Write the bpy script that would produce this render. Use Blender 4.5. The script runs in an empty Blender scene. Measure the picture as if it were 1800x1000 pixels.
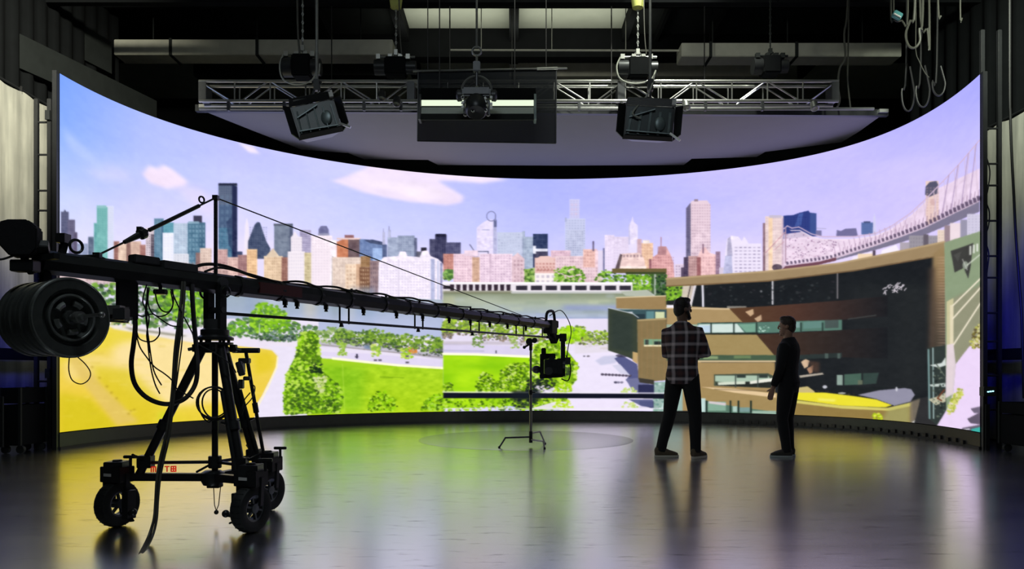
# Virtual-production stage: curved LED wall playing a river-city still, camera crane, two people, rig above.
import bpy, bmesh, math, random
import numpy as np
from mathutils import Vector, Matrix, Euler
random.seed(4)
scene = bpy.context.scene
COL = scene.collection
PI = math.pi

# ---------------------------------------------------------------- measuring: a sight line from the eye point, and a distance along it
def at(px, py, D):
    return Vector(((px - 900) / 1300 * D, D, 1.0 + (652 - py) / 1300 * D))

# ---------------------------------------------------------------- materials
def material(name, col, rough=.5, metal=0.0, var=.15, scale=12, bump=0.0, spec=.5, emit=None, es=0, ior=1.5, coat=0):
    m = bpy.data.materials.new(name); m.use_nodes = True
    nt = m.node_tree; N = nt.nodes; Lk = nt.links; b = N['Principled BSDF']
    tc = N.new('ShaderNodeTexCoord'); no = N.new('ShaderNodeTexNoise'); no.inputs['Scale'].default_value = scale; no.inputs['Detail'].default_value = 4
    Lk.new(tc.outputs['Object'], no.inputs['Vector'])
    mx = N.new('ShaderNodeMix'); mx.data_type = 'RGBA'
    mx.inputs['A'].default_value = (*[c * (1 - var) for c in col], 1); mx.inputs['B'].default_value = (*[min(1, c * (1 + var)) for c in col], 1)
    Lk.new(no.outputs['Fac'], mx.inputs['Factor']); Lk.new(mx.outputs['Result'], b.inputs['Base Color'])
    b.inputs['Roughness'].default_value = rough; b.inputs['Metallic'].default_value = metal; b.inputs['IOR'].default_value = ior
    b.inputs['Specular IOR Level'].default_value = spec; b.inputs['Coat Weight'].default_value = coat
    if bump:
        bp = N.new('ShaderNodeBump'); bp.inputs['Strength'].default_value = bump; bp.inputs['Distance'].default_value = .01
        Lk.new(no.outputs['Fac'], bp.inputs['Height']); Lk.new(bp.outputs['Normal'], b.inputs['Normal'])
    if emit:
        b.inputs['Emission Color'].default_value = (*emit, 1); b.inputs['Emission Strength'].default_value = es
    return m
M = {
 'black_paint': material('black_paint', (.018, .019, .021), .36, 0, .3),
 'black_metal': material('black_metal', (.040, .043, .046), .36, .5, .3),
 'dark_grey': material('dark_grey_metal', (.08, .084, .09), .42, .5, .25),
 'rubber': material('rubber', (.014, .017, .018), .62, 0, .25, 30, .1),
 'wheel_hub': material('wheel_hub', (.16, .18, .19), .4, .7, .2),
 'iron': material('cast_iron', (.085, .095, .09), .42, .4, .35, 25, .15),
 'iron_worn': material('worn_iron', (.22, .24, .23), .45, .6, .4, 30),
 'alu': material('aluminium', (.62, .63, .60), .34, .9, .12, 20),
 'alu_dull': material('dull_aluminium', (.30, .31, .30), .45, .8, .2, 20),
 'chrome': material('chrome', (.8, .8, .78), .16, 1, .05),
 'cable_black': material('cable_black', (.012, .012, .013), .5, 0, .2),
 'cable_grey': material('cable_grey', (.07, .07, .058), .5, 0, .2),
 'cable_pale': material('cable_pale', (.42, .44, .38), .5, 0, .2),
 'rope': material('pale_rope', (.35, .36, .30), .8, 0, .25, 60),
 'white_plastic': material('white_plastic', (.75, .75, .73), .5, 0, .06),
 'red_glow_vinyl': material('red_glow_vinyl', (.75, .03, .02), .45, 0, .08, 12, 0, .5, (1, .03, .015), .35),  # letters glow faintly by emission put into the red
 'maroon': material('maroon_tape', (.09, .018, .016), .5, 0, .2),
 'yellow_cloth': material('yellow_green_cloth', (.55, .58, .16), .8, 0, .2, 40),
 'concrete': material('painted_ceiling', (.42, .45, .38), .85, 0, .12, 3),
 'dark_shell': material('dark_shell', (.006, .007, .008), .9, 0, .3, 5, 0, .12),
 'steel_dim': material('dim_painted_steel', (.50, .50, .43), .6, .1, .2, 6),
 'steel_dark': material('dark_painted_steel', (.016, .019, .019), .7, 0, .3, 6, 0, .25),
 'plinth': material('plinth_paint', (.032, .034, .033), .42, 0, .3, 9, .1),
 'off_led': material('unlit_led_tiles', (.20, .195, .215), .62, 0, .06, 2.5),
 'glass_dark': material('dark_lens_glass', (.03, .05, .055), .35, .1, .5, 9),
 'reflector': material('grey_reflector', (.24, .30, .31), .4, .5, .6, 9),
 'skin': material('skin', (.36, .20, .14), .55, 0, .1, 40),
 'skin_deep': material('deep_skin', (.15, .085, .06), .5, 0, .12, 40),
 'hair': material('dark_hair', (.012, .010, .009), .6, 0, .4, 90, .4),
 'hair_brown': material('brown_hair', (.035, .02, .014), .6, 0, .4, 90, .4),
 'denim_black': material('black_denim', (.005, .0055, .008), .9, 0, .35, 60, .2),
 'cloth_black': material('black_cloth', (.0045, .005, .008), .9, 0, .3, 50, .2),
 'shoe_brown': material('brown_suede', (.10, .075, .045), .75, 0, .25, 40, .15),
 'shoe_dark': material('dark_canvas', (.04, .035, .03), .75, 0, .25, 40, .15),
 'sole': material('white_rubber_sole', (.55, .52, .45), .6, 0, .1),
 'sole_grey': material('grey_rubber_sole', (.42, .46, .46), .6, 0, .1),
 'mat': material('round_floor_paint', (.03, .029, .029), .26, 0, .2, 5, 0, .5, None, 0, 10),
 'light_cyan': material('cyan_indicator', (.2, .6, .7), .4, 0, .05, 12, 0, .5, (.35, .85, 1), 2.5),
 'tube_white': material('lit_tube_cover', (.8, .84, .7), .5, 0, .03, 6, 0, .5, (.88, 1, .74), .9),
 'tube_grey': material('grey_reflector_flap', (.6, .66, .62), .45, .3, .08),
 'eye': material('eye_white', (.6, .58, .55), .3, 0, .05),
}
def plaid():
    m = bpy.data.materials.new('plaid_flannel'); m.use_nodes = True; nt = m.node_tree; N = nt.nodes; K = nt.links; b = N['Principled BSDF']
    tc = N.new('ShaderNodeTexCoord'); sp = N.new('ShaderNodeSeparateXYZ'); K.new(tc.outputs['Object'], sp.inputs[0])
    def stripes(sock, period, off, w):
        a = N.new('ShaderNodeMath'); a.operation = 'ADD'; a.inputs[1].default_value = off; K.new(sock, a.inputs[0])
        q = N.new('ShaderNodeMath'); q.operation = 'PINGPONG'; q.inputs[1].default_value = period / 2; K.new(a.outputs[0], q.inputs[0])
        r = N.new('ShaderNodeMapRange'); r.inputs['From Min'].default_value = w; r.inputs['From Max'].default_value = w * .35; r.clamp = True
        K.new(q.outputs[0], r.inputs['Value']); return r.outputs['Result']
    h = stripes(sp.outputs['Z'], .132, 5.03, .024); v = stripes(sp.outputs['X'], .132, 5.008, .022)
    s = N.new('ShaderNodeMath'); s.operation = 'ADD'; K.new(h, s.inputs[0]); K.new(v, s.inputs[1])
    h2 = stripes(sp.outputs['Z'], .132, 5.096, .03); v2 = stripes(sp.outputs['X'], .132, 5.074, .03)
    s2 = N.new('ShaderNodeMath'); s2.operation = 'ADD'; K.new(h2, s2.inputs[0]); K.new(v2, s2.inputs[1])
    c0 = N.new('ShaderNodeMix'); c0.data_type = 'RGBA'; c0.inputs['A'].default_value = (.022, .016, .024, 1); c0.inputs['B'].default_value = (.075, .028, .03, 1)
    d = N.new('ShaderNodeMath'); d.operation = 'MULTIPLY'; d.inputs[1].default_value = .5; K.new(s2.outputs[0], d.inputs[0]); K.new(d.outputs[0], c0.inputs['Factor'])
    e = N.new('ShaderNodeMath'); e.operation = 'MULTIPLY'; e.inputs[1].default_value = .5; K.new(s.outputs[0], e.inputs[0])
    c1 = N.new('ShaderNodeMix'); c1.data_type = 'RGBA'; c1.inputs['B'].default_value = (.62, .54, .58, 1); K.new(c0.outputs['Result'], c1.inputs['A']); K.new(e.outputs[0], c1.inputs['Factor'])
    K.new(c1.outputs['Result'], b.inputs['Base Color']); b.inputs['Roughness'].default_value = .85
    return m
M['plaid'] = plaid()
def floor_material():
    m = bpy.data.materials.new('glossy_stage_floor'); m.use_nodes = True; nt = m.node_tree; N = nt.nodes; K = nt.links; b = N['Principled BSDF']
    tc = N.new('ShaderNodeTexCoord'); mp = N.new('ShaderNodeMapping'); mp.inputs['Scale'].default_value = (.5, 1.6, 1); K.new(tc.outputs['Object'], mp.inputs[0])
    a = N.new('ShaderNodeTexNoise'); a.inputs['Scale'].default_value = 1.6; a.inputs['Detail'].default_value = 8; a.inputs['Roughness'].default_value = .62; K.new(mp.outputs[0], a.inputs['Vector'])
    s = N.new('ShaderNodeTexNoise'); s.inputs['Scale'].default_value = 14; s.inputs['Detail'].default_value = 3; K.new(mp.outputs[0], s.inputs['Vector'])
    cr = N.new('ShaderNodeValToRGB'); cr.color_ramp.elements[0].position = .35; cr.color_ramp.elements[0].color = (.018, .020, .024, 1); cr.color_ramp.elements[1].position = .75; cr.color_ramp.elements[1].color = (.036, .038, .041, 1); K.new(a.outputs['Fac'], cr.inputs[0]); K.new(cr.outputs[0], b.inputs['Base Color'])
    r = N.new('ShaderNodeMapRange'); r.inputs['To Min'].default_value = .17; r.inputs['To Max'].default_value = .27; K.new(a.outputs['Fac'], r.inputs['Value']); K.new(r.outputs['Result'], b.inputs['Roughness'])
    bp = N.new('ShaderNodeBump'); bp.inputs['Strength'].default_value = .05; bp.inputs['Distance'].default_value = .004; K.new(s.outputs['Fac'], bp.inputs['Height']); K.new(bp.outputs[0], b.inputs['Normal'])
    b.inputs['IOR'].default_value = 20; b.inputs['Specular IOR Level'].default_value = .5
    mq = N.new('ShaderNodeMapping'); mq.inputs['Scale'].default_value = (1.1, 5, 1); K.new(tc.outputs['Object'], mq.inputs[0]); sc_ = N.new('ShaderNodeTexNoise'); sc_.inputs['Scale'].default_value = 3.4; sc_.inputs['Detail'].default_value = 6; sc_.inputs['Roughness'].default_value = .7; K.new(mq.outputs[0], sc_.inputs['Vector'])
    sr = N.new('ShaderNodeMapRange'); sr.inputs['From Min'].default_value = .30; sr.inputs['From Max'].default_value = .44; sr.inputs['To Min'].default_value = 3.0; sr.inputs['To Max'].default_value = 20; K.new(sc_.outputs['Fac'], sr.inputs['Value']); K.new(sr.outputs['Result'], b.inputs['IOR'])
    return m
M['floor'] = floor_material()
def curtain_material():
    m = bpy.data.materials.new('white_drape_cloth'); m.use_nodes = True; nt = m.node_tree; N = nt.nodes; K = nt.links; b = N['Principled BSDF']
    tc = N.new('ShaderNodeTexCoord'); mp = N.new('ShaderNodeMapping'); mp.inputs['Scale'].default_value = (1, 5, .5); K.new(tc.outputs['Object'], mp.inputs[0])
    a = N.new('ShaderNodeTexNoise'); a.inputs['Scale'].default_value = 2.2; a.inputs['Detail'].default_value = 6; K.new(mp.outputs[0], a.inputs['Vector'])
    w = N.new('ShaderNodeTexNoise'); w.inputs['Scale'].default_value = 1.3; w.inputs['Detail'].default_value = 5; K.new(tc.outputs['Object'], w.inputs['Vector'])
    mu = N.new('ShaderNodeMath'); mu.operation = 'MULTIPLY'; K.new(a.outputs['Fac'], mu.inputs[0]); K.new(w.outputs['Fac'], mu.inputs[1])
    cr = N.new('ShaderNodeValToRGB'); cr.color_ramp.elements[0].position = .1; cr.color_ramp.elements[0].color = (.36, .36, .32, 1); cr.color_ramp.elements[1].position = .4; cr.color_ramp.elements[1].color = (.64, .63, .55, 1); K.new(mu.outputs[0], cr.inputs[0]); K.new(cr.outputs[0], b.inputs['Base Color'])
    b.inputs['Roughness'].default_value = .9
    return m
M['curtain'] = curtain_material()
def net_material():
    m = bpy.data.materials.new('black_net'); m.use_nodes = True; nt = m.node_tree; N = nt.nodes; K = nt.links; b = N['Principled BSDF']
    b.inputs['Base Color'].default_value = (.012, .016, .022, 1); b.inputs['Roughness'].default_value = .8
    t = N.new('ShaderNodeBsdfTransparent'); x = N.new('ShaderNodeMixShader'); x.inputs[0].default_value = .78
    K.new(t.outputs[0], x.inputs[1]); K.new(b.outputs[0], x.inputs[2]); K.new(x.outputs[0], N['Material Output'].inputs['Surface'])
    return m
M['net'] = net_material()

# ---------------------------------------------------------------- mesh building
class MB:
    def __init__(s): s.v = []; s.f = []
    def add(s, vs, fs):
        n = len(s.v); s.v += [Vector(p) for p in vs]; s.f += [tuple(n + i for i in f) for f in fs]; return s
    def box(s, c, size, rot=None):
        c = Vector(c); hx, hy, hz = [q / 2 for q in size]
        p = [Vector((x, y, z)) for x in (-hx, hx) for y in (-hy, hy) for z in (-hz, hz)]
        if rot is not None: p = [rot @ q for q in p]
        return s.add([c + q for q in p], [(0, 1, 3, 2), (4, 6, 7, 5), (0, 4, 5, 1), (2, 3, 7, 6), (0, 2, 6, 4), (1, 5, 7, 3)])
    def bar(s, a, b, w, h=None, up=(0, 0, 1)):
        a = Vector(a); b = Vector(b); h = h or w; d = (b - a).normalized(); u = Vector(up)
        if abs(d.dot(u)) > .98: u = Vector((0, 1, 0))
        x = d.cross(u).normalized(); z = x.cross(d)
        p = [o + x * i * w / 2 + z * j * h / 2 for o in (a, b) for i in (-1, 1) for j in (-1, 1)]
        return s.add(p, [(0, 2, 3, 1), (4, 5, 7, 6), (0, 1, 5, 4), (2, 6, 7, 3), (0, 4, 6, 2), (1, 3, 7, 5)])
    def tube(s, pts, r, n=8, cap=True, closed=False, ref=None, ry=None):
        pts = [Vector(p) for p in pts]; m = len(pts)
        rs = r if isinstance(r, (list, tuple)) else [r] * m; rys = ry if isinstance(ry, (list, tuple)) else ([ry] * m if ry else rs)
        base = len(s.v); prev = None
        for i, p in enumerate(pts):
            if closed: t = pts[(i + 1) % m] - pts[i - 1]
            else: t = pts[min(i + 1, m - 1)] - pts[max(i - 1, 0)]
            t = t.normalized() if t.length > 1e-9 else Vector((0, 0, 1))
            if ref is not None: u = t.cross(Vector(ref))
            elif prev is not None: u = prev - t * prev.dot(t)
            else: u = t.cross(Vector((0, 0, 1)) if abs(t.z) < .9 else Vector((0, 1, 0)))
            if u.length < 1e-6: u = t.cross(Vector((1, 0, 0)))
            u.normalize(); prev = u; w = t.cross(u)
            for k in range(n):
                a = 2 * PI * k / n; s.v.append(p + u * math.cos(a) * rs[i] + w * math.sin(a) * rys[i])
        for i in range(m if closed else m - 1):
            A = base + i * n; Bq = base + ((i + 1) % m) * n
            for k in range(n): s.f.append((A + k, A + (k + 1) % n, Bq + (k + 1) % n, Bq + k))
        if cap and not closed:
            s.f.append(tuple(base + k for k in reversed(range(n)))); e = base + (m - 1) * n; s.f.append(tuple(e + k for k in range(n)))
        return s
    def cyl(s, a, b, r, r2=None, n=16): return s.tube([a, b], [r, r if r2 is None else r2], n)
    def lathe(s, c, axis, prof, n=28, closed=False):
        c = Vector(c); ax = Vector(axis).normalized(); u = ax.cross(Vector((0, 0, 1)) if abs(ax.z) < .9 else Vector((0, 1, 0))).normalized(); w = ax.cross(u); base = len(s.v); m = len(prof)
        for r, h in prof:
            for k in range(n):
                a = 2 * PI * k / n; s.v.append(c + ax * h + (u * math.cos(a) + w * math.sin(a)) * max(r, 1e-4))
        for i in range(m if closed else m - 1):
            A = base + i * n; Bq = base + ((i + 1) % m) * n
            for k in range(n): s.f.append((A + k, A + (k + 1) % n, Bq + (k + 1) % n, Bq + k))
        return s
    def torus(s, c, axis, R, r, n=32, m=8, a0=0, a1=2 * PI):
        c = Vector(c); ax = Vector(axis).normalized(); u = ax.cross(Vector((0, 0, 1)) if abs(ax.z) < .9 else Vector((0, 1, 0))).normalized(); w = ax.cross(u)
        full = abs(a1 - a0 - 2 * PI) < 1e-6
        pts = [c + (u * math.cos(a0 + (a1 - a0) * k / n) + w * math.sin(a0 + (a1 - a0) * k / n)) * R for k in range(n if full else n + 1)]
        return s.tube(pts, r, m, closed=full)
    def ball(s, c, rx, ry=None, rz=None, rot=None, n=14, m=10):
        ry = ry or rx; rz = rz or rx; c = Vector(c); base = len(s.v)
        for i in range(m + 1):
            t = PI * i / m
            for k in range(n):
                a = 2 * PI * k / n; q = Vector((rx * math.sin(t) * math.cos(a), ry * math.sin(t) * math.sin(a), rz * math.cos(t)))
                s.v.append(c + (rot @ q if rot is not None else q))
        for i in range(m):
            for k in range(n): s.f.append((base + i * n + k, base + (i + 1) * n + k, base + (i + 1) * n + (k + 1) % n, base + i * n + (k + 1) % n))
        return s
    def prism(s, poly, ext):
        n = len(poly); ext = Vector(ext); a = [Vector(p) for p in poly]
        return s.add(a + [p + ext for p in a], [tuple(reversed(range(n)))] + [tuple(range(n, 2 * n))] + [(i, (i + 1) % n, n + (i + 1) % n, n + i) for i in range(n)])
    def cut(s):
        s.marks = getattr(s, 'marks', []) + [(len(s.v), len(s.f))]; return s
    def build_each(s, name, mat, parent=None, bevel=0):
        """one object per piece, pieces separated by cut()"""
        out = []; a = (0, 0)
        for b in getattr(s, 'marks', []) + [(len(s.v), len(s.f))]:
            if b[0] > a[0]:
                m = MB(); m.v = s.v[a[0]:b[0]]; m.f = [tuple(i - a[0] for i in f) for f in s.f[a[1]:b[1]]]; out.append(m.build(name, mat, parent, bevel))
            a = b
        return out
    def build(s, name, mat, parent=None, bevel=0, loc=None, angle=35):
        me = bpy.data.meshes.new(name); off = Vector(loc) if loc is not None else (world_loc(parent) if parent else Vector((0, 0, 0)))
        me.from_pydata([p - off for p in s.v], [], s.f)
        bm = bmesh.new(); bm.from_mesh(me); bmesh.ops.remove_doubles(bm, verts=bm.verts, dist=1e-5)
        if bevel:
            es = [e for e in bm.edges if len(e.link_faces) == 2 and e.calc_face_angle(0) > .7]
            bmesh.ops.bevel(bm, geom=es, offset=bevel, segments=2, affect='EDGES', clamp_overlap=True)
        bmesh.ops.recalc_face_normals(bm, faces=bm.faces); bm.to_mesh(me); bm.free()
        me.polygons.foreach_set('use_smooth', [True] * len(me.polygons)); me.set_sharp_from_angle(angle=math.radians(angle))
        me.materials.append(M[mat] if isinstance(mat, str) else mat)
        o = bpy.data.objects.new(name, me); COL.objects.link(o)
        if parent: o.parent = parent
        else: o.location = off
        return o
WL = {}
def world_loc(o):
    v = Vector((0, 0, 0))
    while o is not None: v += o.location; o = o.parent
    return v
def tag(o, label, cat, group=None):
    o['label'] = label; o['category'] = cat
    if group: o['group'] = group
    return o
def thing(name, loc, label, cat, group=None):
    o = bpy.data.objects.new(name, None); COL.objects.link(o); o.location = loc; o.empty_display_size = .2
    return tag(o, label, cat, group)
def struct(o): o['kind'] = 'structure'; return o
def smooth_path(pts, k=4):
    pts = [Vector(p) for p in pts]; out = []
    for i in range(len(pts) - 1):
        p0 = pts[max(i - 1, 0)]; p1 = pts[i]; p2 = pts[i + 1]; p3 = pts[min(i + 2, len(pts) - 1)]
        for j in range(k):
            t = j / k
            out.append(.5 * ((2 * p1) + (p2 - p0) * t + (2 * p0 - 5 * p1 + 4 * p2 - p3) * t * t + (3 * p1 - p0 - 3 * p2 + p3) * t ** 3))
    out.append(pts[-1]); return out
def cable(name, pts, r, mat, label, cat='cable', group=None, parent=None, k=4, strands=1, spread=0):
    mb = MB()
    for q in range(strands):
        o = Vector((math.cos(q * 2.1) * spread, math.sin(q * 2.1) * spread, 0)) if strands > 1 else Vector((0, 0, 0))
        P_ = [Vector(p) + o * (1 + .6 * math.sin(i * 1.3 + q * 2)) for i, p in enumerate(pts)]
        mb.tube(smooth_path(P_, k), r, 7)
    if parent: return mb.build(name, mat, parent)
    return tag(mb.build(name, mat, None, loc=Vector(pts[0])), label, cat, group)

LED_POWER = 1.1
def paint():
    # ---------------------------------------------------------------- picture shown on the LED wall
    # The wall plays a still of a river city.  The picture is kept as one colour per LED pixel of the wall;
    # x, y below are positions inside that picture (x along the wall, y up the wall).
    FOC, EYE = 1300.0, 1.0
    WALL_TOP, WALL_LOW = 4.78, 0.22
    PLAN = [20.4, 73.29, 9.23, -21.75, -8.82, 133.93, -20.51, 337.96]
    PX0, PX1 = 105.0, 1722.5
    def plan_w(x): return np.polyval(PLAN, (x - 915.0) / 810.0)
    def plan_depth(x): return FOC * (WALL_TOP - EYE) / plan_w(x)

    PW, PH = 1400, 540
    pcol = np.linspace(PX0, PX1, PW)
    ptop = 652 - plan_w(pcol)
    pbot = 652 + plan_w(pcol) * (EYE - WALL_LOW) / (WALL_TOP - EYE)
    PV = np.linspace(0, 1, PH)[:, None]
    XX = np.repeat(pcol[None, :], PH, 0)
    YY = ptop[None, :] + PV * (pbot - ptop)[None, :]
    PIC = np.zeros((PH, PW, 3), np.float32)
    rg = np.random.RandomState(7)

    def vnoise(sx, sy, seed, octs=3):
        r = np.random.RandomState(seed); out = np.zeros((PH, PW), np.float32); amp = 1.0; tot = 0
        for o in range(octs):
            nx = max(2, int(PW / sx * 2 ** o)) + 2; ny = max(2, int(PH / sy * 2 ** o)) + 2
            g = r.rand(ny, nx).astype(np.float32)
            fx = np.linspace(0, nx - 1.001, PW); fy = np.linspace(0, ny - 1.001, PH)
            ix = fx.astype(int); iy = fy.astype(int); tx = (fx - ix)[None, :]; ty = (fy - iy)[:, None]
            tx = tx * tx * (3 - 2 * tx); ty = ty * ty * (3 - 2 * ty)
            a = g[iy][:, ix]; b = g[iy][:, ix + 1]; c = g[iy + 1][:, ix]; d = g[iy + 1][:, ix + 1]
            out += amp * ((a * (1 - tx) + b * tx) * (1 - ty) + (c * (1 - tx) + d * tx) * ty); tot += amp; amp *= .5
        return out / tot

    def box(x0, x1, y0, y1, pad=2):
        c0 = int(np.searchsorted(pcol, x0 - pad)); c1 = int(np.searchsorted(pcol, x1 + pad))
        c0 = max(0, c0); c1 = min(PW, c1)
        if c1 <= c0: return None
        t = ptop[c0:c1]; b = pbot[c0:c1]
        r0 = int(np.floor((((y0 - pad) - t) / (b - t)).min() * (PH - 1))); r1 = int(np.ceil((((y1 + pad) - t) / (b - t)).max() * (PH - 1))) + 1
        r0 = max(0, r0); r1 = min(PH, r1)
        if r1 <= r0: return None
        return slice(r0, r1), slice(c0, c1)

    def inside(pts, X, Y):
        m = np.zeros(X.shape, bool); n = len(pts)
        for i in range(n):
            xa, ya = pts[i]; xb, yb = pts[(i + 1) % n]
            if ya == yb: continue
            c = (ya > Y) != (yb > Y)
            m ^= c & (X < (xb - xa) * (Y - ya) / (yb - ya) + xa)
        return m

    def cover(pts, X, Y):
        s = np.zeros(X.shape, np.float32)
        for ox, oy in ((-.42, -.14), (.14, -.42), (.42, .14), (-.14, .42)):
            s += inside(pts, X + ox, Y + oy)
        return s * .25

    def blur(m, k):
        for ax in (0, 1):
            for _ in range(2):
                n = m.shape[ax]; kk = min(k, (n - 1) // 2)
                if kk < 1: continue
                pad = [(0, 0), (0, 0)]; pad[ax] = (kk + 1, kk)
                c = np.cumsum(np.pad(m, pad, mode='edge'), axis=ax)
                a = np.take(c, range(2 * kk + 1, n + 2 * kk + 1), axis=ax); b = np.take(c, range(0, n), axis=ax)
                m = (a - b) / (2 * kk + 1)
        return m

    def put(b, m, col):
        if callable(col): col = col(XX[b], YY[b])
        else: col = np.asarray(col, np.float32)
        PIC[b] += m[..., None] * (col - PIC[b])

    def P(pts, col, a=1.0, soft=0, noise=None, namp=0):
        xs = [p[0] for p in pts]; ys = [p[1] for p in pts]
        b = box(min(xs), max(xs), min(ys), max(ys), 2 + soft * 3)
        if b is None: return
        m = cover(pts, XX[b], YY[b])
        if soft: m = blur(m, int(soft))
        m = m * a
        if noise is not None and not callable(col):
            n = (noise[b] - .5)[..., None] * 2 * namp
            col = np.asarray(col, np.float32) + n; PIC[b] += m[..., None] * (col - PIC[b]); return
        put(b, m, col)
    def R(x0, x1, y0, y1, col, a=1.0, soft=0): P([(x0, y0), (x1, y0), (x1, y1), (x0, y1)], col, a, soft)
    def E(cx, cy, rx, ry, col, a=1.0, soft=0):
        P([(cx + rx * math.cos(k * math.pi / 8), cy + ry * math.sin(k * math.pi / 8)) for k in range(16)], col, a, soft)
    def L(pts, w, col, a=1.0):
        for (xa, ya), (xb, yb) in zip(pts, pts[1:]):
            b = box(min(xa, xb), max(xa, xb), min(ya, yb), max(ya, yb), w + 2)
            if b is None: continue
            X = XX[b]; Y = YY[b]; dx, dy = xb - xa, yb - ya
            t = np.clip(((X - xa) * dx + (Y - ya) * dy) / (dx * dx + dy * dy + 1e-9), 0, 1)
            d = np.hypot(X - xa - t * dx, Y - ya - t * dy)
            put(b, np.clip(w / 2 + .5 - d, 0, 1) * a, col)
    def G(x0, x1, y0, y1, sx, sy, col, a=.6, fx=.55, fy=.55, slope=0.0):
        """rows of windows"""
        b = box(x0, x1, y0, y1, 1)
        if b is None: return
        X = XX[b]; Y = YY[b] + slope * (XX[b] - x0)
        def tri(t, f):
            u = t - np.floor(t); return np.clip((f / 2 - np.abs(u - .5)) * 4 + .5, 0, 1)
        m = tri((X - x0) / sx, fx) * tri((Y - y0) / sy, fy) * ((X > x0) & (X < x1) & (Y > y0) & (Y < y1))
        jit = np.take(rg.rand(997), (np.floor((X - x0) / sx) * 31 + np.floor((Y - y0) / sy) * 17).astype(int) % 997)
        put(b, m * a * (.55 + .45 * jit), col)
    def B(x0, x1, y0, y1, col, win=None, side=None):
        R(x0, x1, y0, y1, col)
        if win: G(x0 + .7, x1 - .5, y0 + 1.5, y1, *win)
        if side: R(x1 - side[0], x1, y0, y1, side[1])
    def F(pts, n, size, cols, a=.9, asp=.75):
        """foliage: dabs of leaf colour inside an outline"""
        xs = [p[0] for p in pts]; ys = [p[1] for p in pts]; k = 0; tries = 0; n = int(n * 1.65)
        while k < n and tries < n * 8:
            tries += 1
            x = rg.uniform(min(xs), max(xs)); y = rg.uniform(min(ys), max(ys))
            if not inside(pts, np.array([x]), np.array([y]))[0]: continue
            s = size * .74 * rg.uniform(.5, 1.25); c = cols[rg.randint(len(cols))]
            rot = rg.uniform(0, 6.28)
            P([(x + s * rg.uniform(.7, 1.2) * math.cos(rot + q * 1.0472), y + s * asp * rg.uniform(.7, 1.2) * math.sin(rot + q * 1.0472)) for q in range(6)], c, a)
            k += 1

    n_fine, n_mid, n_big = vnoise(9, 7, 1), vnoise(40, 26, 2), vnoise(160, 70, 3, 4)
    n_vert, n_horz = vnoise(7, 160, 4, 2), vnoise(120, 6, 5, 2)

    # ---- sky
    sx = [105, 250, 420, 650, 950, 1250, 1500, 1722]
    sky = [[(118, 158, 250), (148, 180, 250), (192, 204, 250), (226, 224, 248)],
           [(166, 182, 250), (184, 195, 252), (206, 206, 250), (226, 216, 246)],
           [(188, 190, 250), (196, 200, 252), (211, 209, 252), (228, 218, 248)],
           [(204, 205, 252), (196, 201, 250), (206, 209, 252), (218, 212, 248)],
           [(166, 174, 246), (174, 180, 250), (186, 190, 250), (205, 203, 250)],
           [(198, 190, 252), (194, 190, 250), (202, 197, 250), (220, 208, 248)],
           [(200, 191, 252), (198, 190, 250), (206, 196, 248), (226, 212, 246)],
           [(164, 164, 250), (190, 185, 250), (204, 192, 250), (224, 208, 245)]]
    sky = np.array(sky, np.float32)
    sk = np.zeros((PH, PW, 3), np.float32)
    skv = np.clip((YY - ptop[None]) / (452 - ptop)[None], 0, 1) * 3
    for c in range(3):
        cols = np.stack([np.interp(pcol, sx, sky[:, k, c]) for k in range(4)])
        i = np.minimum(skv.astype(int), 2); t = skv - i
        j = np.arange(PW)[None, :].repeat(PH, 0)
        sk[..., c] = cols[i, j] * (1 - t) + cols[i + 1, j] * t
    PIC[:] = sk + ((n_big - .5) * 16)[..., None] * np.array([1.2, .9, .1], np.float32)
    def cloud(pts, col, a, soft=4): P(pts, col, a, soft, n_mid, 10)
    cloud([(582, 318), (602, 324), (640, 338), (672, 346), (722, 355), (785, 361), (812, 356), (815, 345), (790, 330), (770, 318), (800, 318), (845, 322), (892, 316), (850, 308), (800, 303), (700, 294), (652, 288), (640, 297), (612, 308)], (240, 224, 246), .95, 3)
    cloud([(640, 322), (690, 318), (760, 325), (790, 345), (760, 352), (700, 340)], (248, 234, 248), .6, 5)
    cloud([(250, 306), (262, 291), (276, 296), (288, 290), (304, 298), (330, 319), (326, 326), (294, 332), (264, 322)], (244, 226, 246), .95, 3)
    cloud([(418, 250), (446, 258), (456, 270), (438, 268)], (248, 232, 244), .8, 2)
    cloud([(150, 300), (190, 290), (225, 300), (230, 318), (180, 318)], (222, 216, 248), .45, 6)
    cloud([(110, 225), (130, 240), (190, 300), (180, 305), (120, 260)], (190, 205, 250), .5, 5)
    cloud([(300, 322), (350, 330), (420, 375), (360, 380)], (230, 214, 246), .5, 7)
    cloud([(500, 290), (560, 285), (620, 300), (560, 330)], (205, 205, 252), .4, 9)
    cloud([(1500, 300), (1640, 270), (1700, 300), (1560, 350)], (212, 200, 250), .4, 9)

    # ---- skyline, left to right
    Wd = (70, 80, 110)
    B(107, 121, 372, 470, (96, 98, 128), (3, 5, (60, 62, 92), .6)); P([(109, 376), (114, 368), (119, 376)], (90, 92, 122))
    B(119, 132, 386, 470, (104, 100, 128), (3, 4, (70, 66, 95), .6)); B(130, 136, 408, 470, (92, 84, 110))
    B(111, 121, 412, 470, (200, 205, 228)); B(136, 154, 428, 470, (140, 150, 180), (3, 4, (110, 118, 150), .5))
    B(155, 165, 416, 470, (96, 108, 132), (3, 4, (70, 85, 110), .5))
    B(186, 200, 362, 470, (214, 218, 240), (3, 4, (196, 203, 228), .6))
    B(165, 173, 392, 470, (110, 172, 172), (4, 4, (85, 150, 152), .5)); B(170, 189, 364, 470, (118, 178, 176), (4, 4, (95, 160, 160), .5))
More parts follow.
